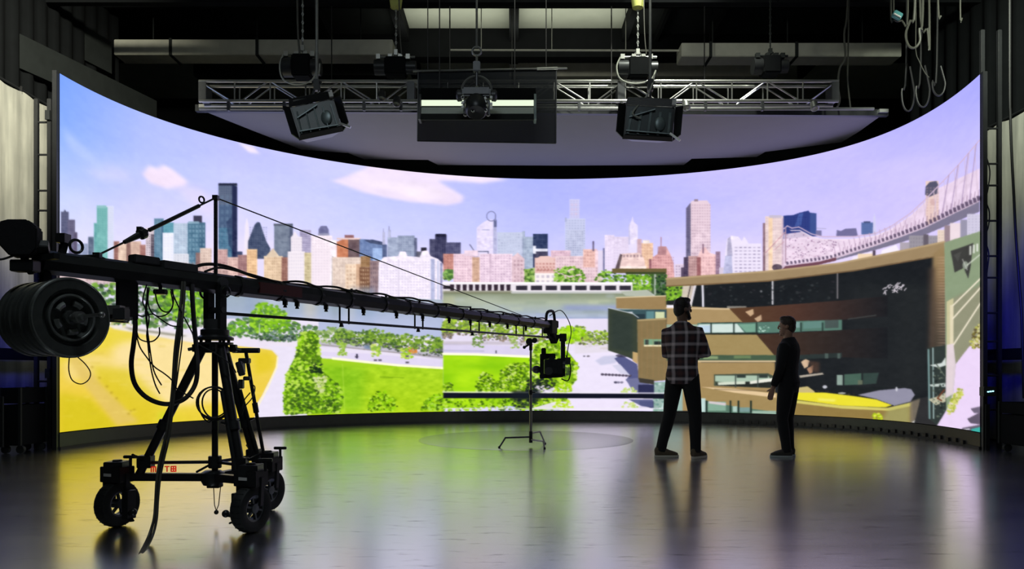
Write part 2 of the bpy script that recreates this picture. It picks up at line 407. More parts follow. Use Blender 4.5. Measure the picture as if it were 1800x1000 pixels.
    R(170, 187, 361, 366, (140, 190, 192))
    B(200, 210, 424, 470, (155, 112, 104), (3, 5, (120, 80, 78), .6)); B(208, 224, 428, 470, (226, 198, 178), (3, 4, (190, 160, 148), .5))
    B(222, 231, 424, 470, (136, 104, 98)); B(230, 248, 424, 470, (216, 184, 168), (3, 4, (180, 146, 134), .5)); B(246, 258, 430, 470, (164, 116, 110), (3, 4, (120, 80, 80), .5))
    B(256, 272, 400, 470, (222, 208, 216), (4, 4, (110, 100, 110), .7)); B(265, 272, 412, 470, (86, 76, 90), (3, 5, (150, 140, 150), .7))
    B(271, 288, 384, 475, (104, 138, 162), (5, 4, (80, 112, 140), .6)); R(284, 288, 388, 475, (70, 105, 135))
    B(287, 306, 391, 475, (92, 150, 170), (4, 5, (120, 175, 190), .6)); B(286, 306, 409, 475, (236, 236, 250), (6, 5, (214, 214, 236), .5))
    B(305, 332, 392, 480, (188, 202, 222), (5, 4, (150, 175, 200), .6)); B(330, 361, 391, 482, (90, 128, 152), (3, 4, (62, 92, 120), .8), (11, (72, 106, 132)))
    G(331, 361, 394, 480, 6, 8, (150, 180, 200), .6); B(340, 355, 379, 391, (62, 60, 82)); R(331, 350, 389, 393, (140, 170, 190))
    B(305, 332, 446, 482, (222, 222, 232), (5, 4, (170, 175, 195), .7)); B(344, 354, 444, 482, (144, 114, 112)); B(352, 372, 436, 482, (226, 202, 190), (4, 5, (180, 150, 140), .6))
    B(384, 417, 324, 482, lambda X, Y: np.stack([78 + 18 * (Y < 360) + 0 * X, 98 + 8 * (Y < 360) + (Y > 400) * 22, 130 + (Y > 400) * 18], -1).astype(np.float32))
    G(384, 408, 326, 470, 4, 4, (58, 76, 108), .6); G(386, 408, 340, 460, 9, 13, (120, 146, 172), .45)
    P([(408, 325), (417, 328), (417, 458), (408, 455)], (38, 44, 78)); R(384, 417, 322, 326, (36, 40, 62))
    P([(398, 390), (408, 380), (408, 440), (402, 430)], (50, 62, 95), .7)
    B(416, 426, 442, 480, (62, 72, 104))
    P([(428, 455), (431, 395), (434, 382), (437, 395), (440, 455)], (236, 226, 242))
    P([(436, 455), (436, 424), (448, 394), (453, 390), (457, 391), (468, 424), (475, 436), (475, 455)], (66, 76, 104)); G(438, 470, 398, 455, 4, 4, (96, 110, 138), .5)
    B(380, 400, 438, 485, (202, 164, 162), (4, 5, (160, 122, 124), .6)); B(400, 420, 452, 485, (226, 190, 182), (4, 5, (180, 140, 140), .6))
    B(418, 436, 448, 485, (170, 130, 130), (4, 4, (120, 90, 96), .6)); B(434, 452, 438, 490, (236, 196, 152), (4, 5, (196, 150, 120), .6))
    B(482, 515, 395, 462, (120, 130, 150), (3, 40, (96, 104, 126), .5)); R(481, 515, 393, 397, (90, 96, 112)); R(509, 515, 397, 462, (84, 92, 118))
    B(527, 547, 404, 450, (176, 168, 198), (3, 4, (120, 112, 150), .7)); B(511, 531, 416, 500, (238, 228, 238), (4, 5, (206, 196, 214), .6)); P([(511, 420), (518, 406), (526, 418)], (236, 226, 238))
    B(464, 497, 450, 500, (228, 200, 170), (4, 5, (186, 152, 124), .6)); P([(466, 452), (480, 436), (492, 452)], (226, 204, 180)); B(495, 512, 452, 500, (156, 112, 102), (4, 5, (110, 76, 72), .6))
    B(506, 536, 442, 505, (240, 230, 238), (4, 6, (212, 204, 220), .6)); B(535, 553, 444, 510, (208, 194, 156), (4, 5, (176, 160, 124), .6))
    P([(560, 414), (560, 403), (564, 397), (574, 397), (578, 404), (578, 414)], (112, 112, 152)); B(559, 579, 410, 416, (150, 150, 178))
    B(547, 584, 414, 510, (242, 228, 238), (5, 5, (216, 202, 218), .6)); R(580, 592, 422, 510, (246, 234, 242))
    P([(583, 520), (584, 450), (590, 455), (603, 492), (603, 520)], (98, 112, 118))
    P([(592, 425), (612, 416), (612, 465), (592, 465)], (196, 124, 92)); B(612, 634, 420, 470, (112, 92, 96), (3, 30, (80, 66, 80), .6)); R(606, 622, 413, 420, (140, 96, 100)); R(592, 634, 418, 421, (230, 200, 196))
    P([(632, 420), (648, 421), (670, 428), (680, 430), (680, 466), (632, 466)], (114, 134, 178)); G(634, 678, 426, 466, 4, 4, (92, 112, 160), .5); P([(640, 422), (655, 421), (676, 426), (678, 432), (650, 427)], (74, 84, 116))
    R(672, 680, 430, 466, (86, 98, 136)); B(655, 672, 436, 470, (162, 186, 230), (4, 5, (140, 166, 214), .6))
    B(584, 636, 452, 515, (228, 208, 196), (5, 6, (196, 172, 160), .5)); B(634, 651, 450, 470, (154, 118, 84), (4, 4, (112, 84, 60), .5))
    B(607, 634, 464, 515, (238, 212, 188), (6, 7, (196, 160, 136), .7)); R(626, 634, 464, 515, (206, 168, 140))
    B(632, 652, 470, 520, (120, 84, 64), (4, 7, (212, 180, 150), .8)); B(650, 668, 458, 520, (150, 126, 130), (4, 8, (96, 80, 92), .7))
    L([(674, 402), (674, 426)], 2, (170, 170, 205)); L([(684, 398), (684, 425)], 2, (160, 160, 196)); R(672, 677, 408, 430, (190, 190, 220)); R(682, 687, 404, 430, (178, 180, 212))
    B(681, 702, 417, 462, (166, 176, 202), (3, 3, (140, 150, 180), .6)); B(699, 729, 414, 462, (154, 164, 190), (4, 4, (124, 134, 164), .7)); R(728, 733, 418, 462, (98, 104, 134))
    B(732, 752, 442, 462, (100, 100, 116)); B(740, 750, 435, 442, (46, 44, 58)); B(755, 770, 420, 462, (78, 78, 108), (3, 4, (58, 58, 88), .6)); B(765, 785, 412, 465, (58, 58, 88), (4, 60, (84, 84, 116), .7)); R(766, 784, 411, 416, (36, 36, 58))
    B(784, 810, 426, 466, (88, 88, 122), (4, 4, (62, 62, 96), .7))
    P([(664, 530), (666, 462), (674, 452), (700, 450), (703, 442), (713, 442), (716, 450), (738, 452), (742, 441), (752, 440), (757, 450), (770, 455), (779, 464), (779, 530)], (243, 233, 248))
    G(668, 778, 458, 524, 5.2, 5, (206, 194, 222), .75); R(699, 702, 456, 525, (222, 212, 232)); R(757, 764, 455, 527, (176, 180, 214)); R(768, 772, 458, 527, (205, 206, 232)); R(774, 778, 462, 527, (150, 150, 186))
    # right of the seam
    B(779, 800, 446, 490, (196, 136, 126), (5, 5, (150, 98, 96), .6)); E(790, 482, 12, 9, (110, 150, 84)); F([(780, 474), (800, 474), (800, 492), (780, 492)], 30, 4, [(80, 120, 60), (140, 180, 90)])
    P([(838, 460), (838, 400), (848, 392), (858, 386), (868, 386), (873, 392), (873, 460)], (228, 218, 247)); R(867, 873, 388, 455, (176, 176, 212)); R(868, 873, 386, 399, (96, 100, 140)); L([(848, 404), (860, 404)], 1.5, (170, 170, 205))
    for k in range(24):
        a0, a1 = k * math.pi / 12, (k + 1) * math.pi / 12
        L([(863.5 + 8 * math.cos(a0), 380 + 8.5 * math.sin(a0)), (863.5 + 8 * math.cos(a1), 380 + 8.5 * math.sin(a1))], 1.6, (132, 134, 176))
    L([(871, 378), (871, 388)], 2, (132, 134, 176))
    B(816, 842, 444, 462, (206, 190, 216), (4, 4, (150, 130, 160), .6)); L([(826, 430), (834, 442), (858, 442), (858, 450)], 2, (120, 120, 150))
    B(874, 923, 408, 470, (196, 202, 228), (5, 5, (182, 189, 218), .6)); R(918, 923, 406, 470, (160, 170, 196)); B(921, 938, 416, 478, (172, 184, 206), (4, 5, (150, 164, 190), .6))
    B(937, 963, 411, 470, (50, 62, 98), (4, 4, (36, 46, 78), .6)); R(938, 963, 437, 442, (226, 226, 240)); B(939, 963, 442, 480, (80, 78, 102), (3, 3, (60, 58, 82), .6)); R(937, 942, 432, 446, (232, 232, 244))
    B(1001, 1019, 350, 470, (202, 200, 238), (5, 4, (184, 182, 222), .7)); B(993, 1029, 384, 470, (198, 202, 234), (5, 4.5, (166, 172, 204), .75)); G(1002, 1018, 356, 380, 7, 8, (222, 190, 214), .5); B(997, 1026, 404, 470, (194, 198, 226), (4, 4, (152, 158, 190), .7)); R(993, 996, 382, 390, (170, 175, 210))
    B(797, 832, 446, 500, (238, 208, 220), (4.5, 5, (196, 160, 184), .7)); B(830, 846, 452, 500, (206, 168, 146), (5, 5, (170, 130, 112), .4)); B(843, 901, 446, 500, (238, 214, 230), (5, 4.6, (192, 160, 190), .75)); R(860, 864, 446, 500, (212, 186, 206))
    P([(900, 500), (900, 452), (910, 444), (922, 455), (922, 500)], (224, 194, 204)); G(902, 922, 455, 498, 6, 7, (170, 136, 150), .7); B(816, 840, 440, 450, (232, 208, 224))
    P([(922, 500), (922, 474), (942, 470), (942, 500)], (150, 176, 100)); F([(922, 473), (942, 473), (942, 498), (922, 498)], 40, 3.2, [(96, 136, 56), (150, 190, 90), (60, 96, 44)])
    B(968, 1003, 440, 500, (222, 188, 204), (5, 6, (182, 146, 166), .6)); B(972, 1056, 450, 500, (230, 202, 210), (4.6, 5.5, (190, 156, 172), .75)); B(1025, 1050, 438, 470, (230, 186, 178), (5, 6, (190, 140, 136), .6)); L([(1043, 425), (1043, 440)], 3, (110, 100, 130)); P([(1046, 436), (1055, 444), (1055, 470), (1046, 470)], (238, 206, 216))
    B(1051, 1064, 440, 482, (224, 212, 236)); B(1060, 1064, 436, 480, (120, 120, 160)); B(1063, 1080, 413, 478, (234, 220, 244), (4, 5, (212, 198, 228), .6)); B(1077, 1107, 416, 478, (230, 216, 240), (5, 5, (206, 192, 224), .6)); P([(1105, 478), (1105, 398), (1109, 390), (1112, 380), (1114, 390), (1121, 396), (1121, 478)], (228, 218, 246)); R(1105, 1107, 394, 430, (190, 186, 220))
    B(1125, 1148, 427, 480, (236, 196, 168), (5, 5, (200, 154, 130), .6)); B(1120, 1128, 420, 480, (214, 180, 190)); R(1130, 1142, 422, 428, (240, 226, 222))
    P([(1144, 492), (1144, 462), (1148, 452), (1156, 446), (1159, 433), (1171, 433), (1178, 446), (1184, 462), (1186, 492)], (222, 168, 168)); G(1146, 1184, 450, 490, 4.5, 5, (180, 122, 130), .7); L([(1162, 417), (1162, 434)], 1.5, (170, 120, 130)); R(1156, 1171, 433, 448, (150, 106, 116), .6); R(1141, 1145, 455, 480, (150, 100, 110))
    P([(1083, 476), (1086, 458), (1092, 446), (1124, 444), (1132, 454), (1136, 476)], (238, 208, 204)); G(1088, 1130, 446, 456, 6, 8, (120, 96, 110), .7); P([(1080, 476), (1090, 446), (1094, 448), (1088, 476)], (96, 80, 86)); R(1090, 1136, 468, 476, (246, 226, 220))
    B(1186, 1206, 464, 490, (226, 208, 228), (5, 5, (140, 120, 150), .6)); B(1197, 1206, 470, 490, (90, 76, 100))
    P([(1210, 460), (1210, 362), (1216, 353), (1243, 352), (1249, 360), (1249, 460)], (228, 204, 217)); G(1215, 1249, 358, 455, 4.4, 5, (190, 162, 180), .8); P([(1206, 462), (1206, 366), (1214, 356), (1214, 462)], (106, 100, 130)); G(1206, 1214, 366, 462, 3, 4, (82, 76, 106), .6); R(1220, 1227, 350, 354, (150, 130, 146))
    B(1202, 1212, 452, 490, (72, 60, 84), (4, 4, (110, 96, 120), .6)); B(1210, 1228, 450, 490, (196, 158, 158), (4, 5, (150, 112, 118), .6)); P([(1226, 490), (1226, 452), (1234, 436), (1240, 434), (1246, 444), (1260, 448), (1261, 490)], (236, 194, 196)); G(1234, 1260, 450, 488, 5, 6, (196, 150, 158), .7); R(1225, 1232, 452, 490, (150, 96, 100)); L([(1236, 430), (1236, 444)], 3, (140, 110, 130))
    B(1258, 1266, 442, 490, (150, 122, 146), (3, 5, (110, 84, 108), .6)); B(1264, 1274, 470, 490, (214, 200, 220))
    P([(1270, 490), (1274, 452), (1278, 420), (1286, 414), (1298, 416), (1304, 424), (1308, 415), (1316, 428), (1338, 428), (1341, 490)], (234, 224, 245)); P([(1270, 488), (1275, 450), (1286, 446), (1288, 482)], (182, 182, 216)); G(1290, 1338, 432, 484, 8, 6, (130, 120, 156), .7, .6, .35); P([(1278, 450), (1279, 420), (1284, 415), (1288, 450)], (150, 146, 178), .7)
    B(1341, 1346, 392, 478, (134, 104, 116)); B(1345, 1377, 380, 478, (230, 208, 208), (4, 5, (200, 174, 182), .6)); B(1351, 1358, 382, 478, (240, 208, 176)); R(1352, 1374, 378, 383, (196, 186, 206)); R(1374, 1378, 384, 478, (206, 180, 196))
    P([(1377, 420), (1377, 379), (1394, 378), (1405, 374), (1421, 370), (1424, 374), (1435, 375), (1435, 415)], (48, 62, 128)); P([(1397, 398), (1404, 376), (1412, 374), (1408, 396)], (70, 92, 160)); P([(1424, 374), (1435, 375), (1435, 412), (1424, 410)], (62, 82, 142)); G(1378, 1420, 380, 406, 5, 4, (34, 46, 106), .5)
    B(1434, 1444, 405, 415, (120, 116, 158)); L([(1436, 401), (1452, 402)], 1.2, (170, 165, 196)); P([(1470, 415), (1471, 404), (1478, 406), (1486, 402), (1505, 401), (1508, 415)], (112, 108, 150)); B(1514, 1535, 391, 412, (92, 112, 164), (3, 4, (70, 90, 146), .6)); R(1518, 1530, 389, 392, (70, 80, 120)); P([(1534, 415), (1535, 382), (1537, 374), (1539, 382), (1541, 415)], (206, 202, 236))
    # the ground line of the far bank
    R(100, 400, 466, 500, (206, 176, 170), .75, 3); G(150, 400, 460, 500, 6, 7, (120, 86, 84), .5)

    # ---- bridge
    up = [(1378, 402), (1384, 397), (1392, 401), (1404, 399), (1410, 402), (1426, 411), (1446, 416), (1500, 416), (1540, 410), (1566, 398), (1600, 375), (1625, 352), (1660, 316), (1690, 284), (1722, 246)]
    def upy(x): return float(np.interp(x, [p[0] for p in up], [p[1] for p in up]))
    def deck(x): return float(np.interp(x, [1374, 1440, 1462, 1540, 1580, 1625, 1680, 1722], [468, 459, 455, 430, 416, 399, 372, 352]))
    body = [(x, max(upy(x), deck(x) - 60) + 4) for x in range(1378, 1723, 8)] + [(x, deck(x)) for x in range(1722, 1376, -8)]
    P(body, (236, 213, 228), .82, 0, n_fine, 16)
    B(1627, 1650, 318, 402, (230, 202, 196)); P([(1626, 342), (1627, 328), (1634, 320), (1646, 318), (1649, 324), (1649, 340), (1634, 346)], (84, 84, 106)); G(1627, 1650, 328, 400, 6, 5, (196, 160, 158), .6); E(1640, 355, 5, 6, (206, 170, 170), .8)
    for x in range(1382, 1470, 5):
        y = upy(x); F([(x - 2, y + 4), (x + 3, y + 4), (x + 3, deck(x) - 8), (x - 2, deck(x) - 8)], 5, 1.9, [(150, 116, 150), (176, 140, 170), (120, 90, 126)], .8)
    L(up, 1.8, (206, 180, 206)); L([(x, upy(x) + 5) for x in range(1390, 1560, 8)], 1.5, (240, 222, 236))
    for i, x in enumerate(range(1560, 1722, 9)): L([(x, upy(x)), (x + (6 if i % 2 else -9), deck(x) - 8)], 1.2, (208, 186, 208))
    for x in (1668, 1684, 1702, 1716): L([(x, upy(x)), (x - 12, deck(x - 12) - 8)], 1.8, (178, 156, 190))
    for x in range(1465, 1600, 9): L([(x, deck(x) - 24), (x + 4, deck(x) - 6)], 1.2, (186, 158, 186))
    L([(1381, 400), (1381, 462)], 2, (170, 140, 160)); L([(1346, 444), (1380, 408)], 1.5, (196, 150, 160)); L([(1378, 425), (1360, 440)], 1, (196, 150, 160))
    P([(x, deck(x) - 1) for x in range(1374, 1723, 6)] + [(x, deck(x) + 3) for x in range(1722, 1373, -6)], (208, 186, 206))
    P([(x, deck(x) + 2) for x in range(1440, 1723, 6)] + [(x, deck(x) + np.interp(x, [1440, 1540, 1722], [3, 9, 20])) for x in range(1722, 1439, -6)], (122, 116, 140))
    P([(1374, 474), (1380, 468), (1440, 460), (1470, 452), (1470, 458), (1420, 470)], (110, 70, 84))
    for x in range(1384, 1722, 7):
        y = deck(x) - 4; s = np.interp(x, [1384, 1500, 1722], [2.8, 2.8, 4.6])
        P([(x - s * .8, y - s), (x + s * .5, y - s), (x + s * .9, y + s * .7), (x - s * .4, y + s)], (72, 58, 84), .85)
        if x > 1480: L([(x, y - s), (x + 1, y - s * 3.4)], 1.3, (140, 112, 140), .7)
    E(1366, 470, 9, 6, (56, 44, 60), .8)

    # ---- bank under the bridge, right
    P([(1485, 470), (1500, 452), (1535, 442), (1535, 464)], (238, 226, 240)); B(1508, 1536, 446, 470, (238, 212, 180)); R(1534, 1539, 440, 462, (80, 66, 84))
    P([(1545, 460), (1550, 440), (1575, 430), (1583, 445), (1583, 460)], (240, 232, 244)); B(1582, 1600, 426, 455, (170, 160, 172)); B(1598, 1650, 414, 450, (152, 146, 156), (5, 7, (120, 114, 128), .5)); R(1623, 1632, 412, 440, (100, 92, 104)); B(1648, 1662, 404, 440, (230, 210, 196), (5, 5, (190, 170, 160), .6))
    B(1660, 1672, 396, 430, (150, 130, 140)); B(1670, 1690, 392, 425, (232, 214, 222)); B(1688, 1700, 386, 420, (150, 146, 168)); B(1700, 1724, 376, 425, (206, 200, 222), (6, 5, (170, 166, 192), .6))

    # ---- texture of the town: streets, ledges and shadows too small to draw
    n_town = .6 * vnoise(5, 4.2, 21, 2) + .4 * vnoise(3.6, 9, 22, 1)
    m_ = (np.abs(PIC - sk).max(-1) > 24) * np.clip((YY - 376) / 40, 0, 1) * np.clip((530 - YY) / 10, 0, 1) * (XX < 1380)
    PIC += (m_ * (n_town - .5) * 54)[..., None] * np.array([1, 1, .92], np.float32)
    # ---- river
    def river(X, Y):
        t = np.clip((Y - 505) / 85, 0, 1)[..., None]
        a = np.array([150, 166, 176], np.float32); b = np.array([172, 182, 218], np.float32)
        return a * (1 - t) + b * t
    P([(300, 500), (560, 514), (664, 522), (779, 527), (779, 605), (300, 600)], river)
    for x, w, c, a in ((545, 22, (206, 196, 176), .5), (590, 14, (130, 146, 150), .5), (620, 16, (200, 196, 188), .5), (645, 10, (140, 156, 150), .5), (480, 30, (200, 205, 225), .5), (440, 18, (140, 158, 190), .5), (640, 40, (140, 164, 206), .4)):
        R(x - w / 2, x + w / 2, 505, 572, c, a, 5)
    P([(665, 526), (779, 530), (779, 552), (690, 545)], (214, 212, 232), .6, 5); R(400, 779, 555, 600, (186, 192, 222), .5, 8)
    def river2(X, Y):
        t = np.clip((Y - 514) / 70, 0, 1)
        k = [np.interp(t, [0, .25, .5, .75, 1], v) for v in ([128, 168, 164, 160, 176], [136, 178, 176, 172, 186], [112, 158, 184, 214, 222])]
        return np.stack(k, -1).astype(np.float32)
    P([(779, 508), (1170, 505), (1170, 610), (779, 610)], river2)
    for k in range(26):
        x = rg.uniform(785, 1080); y = rg.uniform(516, 548); R(x, x + rg.uniform(10, 40), y, y + rg.uniform(2, 7), [(196, 204, 170), (130, 146, 130), (178, 190, 200)][k % 3], .35, 2)
    for k in range(18):
        x = rg.uniform(900, 1060); y = rg.uniform(550, 585); R(x, x + rg.uniform(20, 60), y, y + rg.uniform(1.5, 4), [(136, 146, 214), (196, 204, 226)][k % 2], .4, 2)
    R(990, 1090, 536, 546, (130, 140, 212), .5, 4); P([(779, 520), (800, 520), (800, 552), (779, 556)], (176, 180, 150), .7, 2); R(800, 880, 520, 540, (176, 184, 168), .5, 5)

    # ---- pier and park on the far bank
    B(940, 976, 453, 482, (230, 190, 184), (6, 6, (170, 110, 106), .7)); P([(941, 455), (950, 450), (966, 450), (974, 456), (974, 462), (941, 462)], (232, 196, 190)); G(943, 974, 470, 478, 6, 8, (150, 84, 78), .8); B(940, 976, 480, 498, (247, 237, 236), (9, 9, (150, 140, 170), .7))
    F([(975, 474), (990, 470), (1005, 468), (1026, 476), (1030, 496), (975, 498)], 110, 4, [(92, 140, 40), (130, 180, 60), (60, 104, 30), (160, 205, 90)])
    F([(1046, 492), (1054, 478), (1066, 473), (1082, 480), (1110, 484), (1150, 476), (1172, 480), (1172, 512), (1110, 508), (1090, 496), (1050, 496)], 190, 4.2, [(70, 116, 34), (110, 160, 50), (50, 86, 34), (150, 196, 70)])
    E(1055, 490, 5, 5, (226, 206, 196), .7)
    R(1076, 1172, 472, 480, (106, 92, 58)); R(1100, 1170, 478, 482, (60, 70, 40)); P([(1145, 481), (1172, 481), (1172, 522), (1145, 520)], (58, 84, 52), .75); R(1150, 1153, 482, 518, (170, 180, 170)); F([(1100, 484), (1146, 484), (1146, 512), (1110, 510)], 60, 4, [(120, 176, 40), (90, 146, 36), (150, 200, 60)]); F([(1153, 484), (1172, 484), (1172, 520), (1153, 520)], 25, 4, [(30, 50, 40), (60, 100, 50)])
    R(779, 1112, 496, 514, (232, 224, 232)); R(779, 792, 502, 508, (46, 40, 50)); L([(779, 497), (1110, 498)], 3, (250, 246, 248))
    for x in np.arange(791, 898, 11.0): P([(x, 500), (x + 7.5, 500), (x + 7, 511), (x + .5, 511)], (52, 40, 52))
    for x in np.arange(907, 1110, 26.0): R(x, x + 20, 502, 510, (50, 46, 58))
    R(779, 900, 511, 516, (120, 122, 96), .8, 1); L([(900, 514), (1090, 514), (1136, 511), (1150, 520)], 3.5, (190, 192, 190)); P([(1090, 512), (1138, 510), (1152, 522), (1100, 520)], (176, 182, 168))

    # ---- left field, paths and trees
    def field(X, Y):
        t = np.clip((Y - 575) / 170, 0, 1)
        return np.stack([232 + 0 * t, 208 - 12 * t, 96 - 40 * t], -1).astype(np.float32)
    P([(100, 560), (560, 560), (560, 770), (100, 770)], (228, 220, 238))
    P([(100, 570), (200, 573), (300, 588), (400, 606), (455, 612), (478, 616), (487, 626), (486, 642), (476, 664), (463, 690), (447, 735), (430, 770), (100, 790)], field, 1, 0)
    P([(200, 590), (330, 596), (420, 640), (420, 700), (300, 720), (230, 690), (195, 640)], (244, 220, 160), .9, 8)
    P([(110, 630), (160, 620), (230, 640), (240, 680), (170, 660), (120, 670)], (240, 214, 140), .8, 6)
    P([(105, 590), (190, 578), (260, 588), (180, 615), (105, 640)], (226, 206, 54), .7, 6)
    P([(160, 640), (230, 650), (300, 720), (340, 742), (230, 752), (180, 690)], (216, 196, 40), .75, 6)
    P([(105, 690), (160, 700), (215, 752), (105, 765)], (208, 192, 30), .8, 6)
    P([(118, 628), (135, 622), (175, 672), (245, 742), (205, 748), (150, 680)], (220, 190, 100), .85, 3)
    P([(270, 720), (330, 712), (420, 716), (420, 745), (270, 748)], (226, 206, 60), .6, 6); R(280, 300, 725, 740, (196, 210, 40), .7, 4)
    P([(440, 616), (478, 618), (485, 628), (480, 650), (450, 660)], (222, 196, 40), .8, 5)
    for x, y in ((188, 679), (175, 664), (162, 645), (230, 722), (236, 720), (205, 700), (196, 690), (226, 727)): E(x, y, 2.2, 1.4, (150, 120, 20), .7, 1)
    for k in range(60):
        x = rg.uniform(110, 440); y = rg.uniform(600, 745); R(x, x + rg.uniform(8, 40), y, y + rg.uniform(1, 3), [(206, 180, 60), (242, 220, 120)][k % 2], .3, 1)
    P([(180, 566), (250, 574), (330, 586), (400, 600), (400, 612), (300, 596), (200, 578)], (232, 224, 228), .9, 1)
    P([(215, 574), (330, 590), (320, 592), (230, 580)], (90, 90, 60), .6, 1)
    F([(100, 500), (190, 498), (330, 502), (372, 512), (372, 572), (330, 578), (210, 570), (100, 566)], 460, 7, [(72, 108, 60), (50, 80, 52), (96, 138, 66), (120, 168, 60), (40, 60, 44), (150, 160, 140)])
    F([(262, 512), (330, 506), (365, 516), (360, 562), (290, 560)], 120, 6, [(130, 190, 40), (100, 156, 44), (160, 206, 60), (84, 124, 50)])
    F([(185, 560), (225, 558), (232, 574), (190, 574)], 20, 4, [(226, 216, 170), (190, 190, 130)])
    P([(380, 585), (450, 594), (540, 602), (600, 608), (600, 634), (540, 625), (470, 612), (380, 604)], (230, 220, 236))
    F([(398, 574), (410, 562), (440, 556), (470, 552), (530, 570), (560, 575), (565, 600), (520, 602), (440, 594), (398, 590)], 260, 5, [(84, 128, 60), (64, 100, 64), (110, 160, 60), (100, 130, 110), (60, 90, 50)])
    F([(440, 552), (452, 536), (470, 532), (495, 542), (508, 556), (508, 582), (450, 584), (440, 570)], 170, 5, [(130, 190, 30), (104, 160, 40), (160, 214, 50), (90, 140, 50)])
    F([(402, 566), (430, 564), (440, 588), (402, 588)], 50, 4, [(130, 190, 50), (90, 150, 50)])
    L([(456, 570), (456, 600)], 1.5, (190, 200, 200))
    F([(455, 588), (520, 590), (520, 600), (455, 598)], 50, 3, [(60, 76, 74), (110, 126, 130), (50, 70, 50)])
    # promenade and lawn of the middle picture
    P([(540, 580), (779, 596), (779, 650), (540, 640)], (228, 219, 238))
    P([(560, 598), (640, 606), (779, 622), (779, 632), (660, 615), (560, 608)], (150, 150, 160), .5, 1)
    F([(555, 582), (580, 574), (620, 582), (625, 606), (560, 604)], 90, 5, [(130, 160, 90), (100, 136, 60), (160, 184, 110)])
    for cx, cy, w, h in ((640, 592, 24, 14), (660, 590, 22, 13), (684, 597, 24, 13), (715, 600, 28, 14), (752, 604, 30, 16), (772, 606, 14, 14), (605, 590, 20, 10)):
        F([(cx - w, cy + 4), (cx - w * .7, cy - h * .6), (cx, cy - h), (cx + w * .7, cy - h * .6), (cx + w, cy + 4), (cx + w * .5, cy + h), (cx - w * .5, cy + h)], 75, 4, [(118, 156, 50), (96, 132, 44), (144, 180, 60), (70, 100, 50)])
        F([(cx - w * .8, cy + h * .5), (cx + w * .8, cy + h * .5), (cx + w * .8, cy + h * 1.3), (cx - w * .8, cy + h * 1.3)], 18, 3.4, [(60, 76, 50), (90, 96, 90), (130, 130, 140)])
    P([(640, 606), (670, 610), (668, 617), (640, 613)], (110, 130, 160), .8, 1)
    L([(566, 606), (640, 614), (779, 628)], 2, (120, 110, 100), .5)
    P([(560, 618), (640, 621), (779, 633), (779, 646), (690, 640), (600, 628), (560, 624)], (218, 208, 236), .9)
    F([(594, 598), (608, 598), (610, 624), (594, 624)], 32, 3.6, [(130, 170, 50), (160, 196, 80)]); F([(652, 606), (668, 604), (670, 626), (654, 626)], 36, 3.6, [(170, 206, 60), (140, 180, 60), (206, 220, 120)]); F([(704, 612), (722, 610), (726, 630), (706, 630)], 40, 3.6, [(150, 196, 40), (190, 214, 80)]); F([(718, 610), (732, 612), (732, 622), (720, 622)], 14, 3, [(206, 120, 60), (220, 150, 70)])
    for x, y in ((627, 627), (660, 633), (668, 633), (716, 637), (716, 626)): R(x - 3, x + 3, y - 1.5, y + 1.5, (70, 64, 76), .8)
    R(626, 629, 622, 630, (60, 56, 80))
    def lawn(X, Y):
        t = np.clip((Y - 630) / 95, 0, 1)
        return np.stack([160 + 12 * t, 205 + 4 * t, 36 - 6 * t], -1).astype(np.float32)
    P([(540, 628), (600, 632), (690, 641), (779, 647), (779, 730), (540, 740)], lawn)
    L([(585, 630), (640, 636), (700, 642), (779, 647)], 4, (250, 246, 216))
    P([(560, 640), (640, 645), (640, 722), (600, 724)], (120, 184, 30), .6, 8); b_ = box(560, 779, 640, 725)
    m_ = ((XX[b_] > 560) & (XX[b_] < 779) & (YY[b_] > 645)).astype(np.float32)
    PIC[b_] += (m_ * (n_fine[b_] - .5) * 36)[..., None] * np.array([1, .8, .4], np.float32)
    L([(668, 662), (710, 664)], 1.5, (110, 150, 20), .6); L([(668, 664), (690, 664)], 1.2, (110, 150, 20), .5)
    G(604, 642, 645, 722, 4, 300, (170, 214, 60), .3); L([(602, 640), (606, 722)], 2, (176, 216, 70), .5)
    P([(470, 605), (528, 612), (518, 650), (500, 690), (495, 732), (452, 732), (450, 712), (470, 680), (486, 648), (490, 625)], (229, 221, 240))
    L([(488, 628), (486, 646), (470, 682), (452, 716)], 3, (250, 238, 196), .9)
    cl = [(524, 600), (530, 585), (548, 581), (560, 590), (562, 620), (566, 640), (570, 655), (590, 672), (602, 690), (598, 726), (500, 728), (498, 700), (504, 660), (512, 640), (520, 625)]
    P(cl, (96, 140, 24)); F(cl, 620, 5.2, [(120, 176, 20), (150, 206, 30), (84, 128, 22), (170, 214, 60), (60, 96, 26), (190, 220, 90)])
    F([(545, 640), (566, 640), (566, 656), (545, 654)], 16, 4.5, [(24, 44, 24), (30, 50, 30)]); F([(552, 664), (576, 662), (572, 690), (556, 690)], 26, 4.5, [(214, 216, 170), (180, 200, 110)])
    F([(510, 680), (595, 690), (595, 722), (510, 722)], 70, 4, [(50, 80, 24), (70, 110, 30)]); F([(530, 600), (556, 600), (556, 640), (530, 640)], 40, 4, [(60, 96, 24), (84, 120, 24)])
    F([(646, 722), (650, 700), (664, 688), (682, 688), (696, 704), (700, 722)], 130, 4, [(150, 210, 20), (120, 170, 20), (60, 96, 10), (180, 224, 60)]); F([(740, 722), (748, 704), (764, 692), (779, 690), (779, 722)], 90, 4, [(150, 210, 20), (110, 160, 20), (170, 214, 70), (70, 106, 20)])
    # right part of the park (its own projector slice, shifted at the seam)
    P([(779, 560), (1076, 560), (1076, 622), (779, 640)], (226, 217, 238))
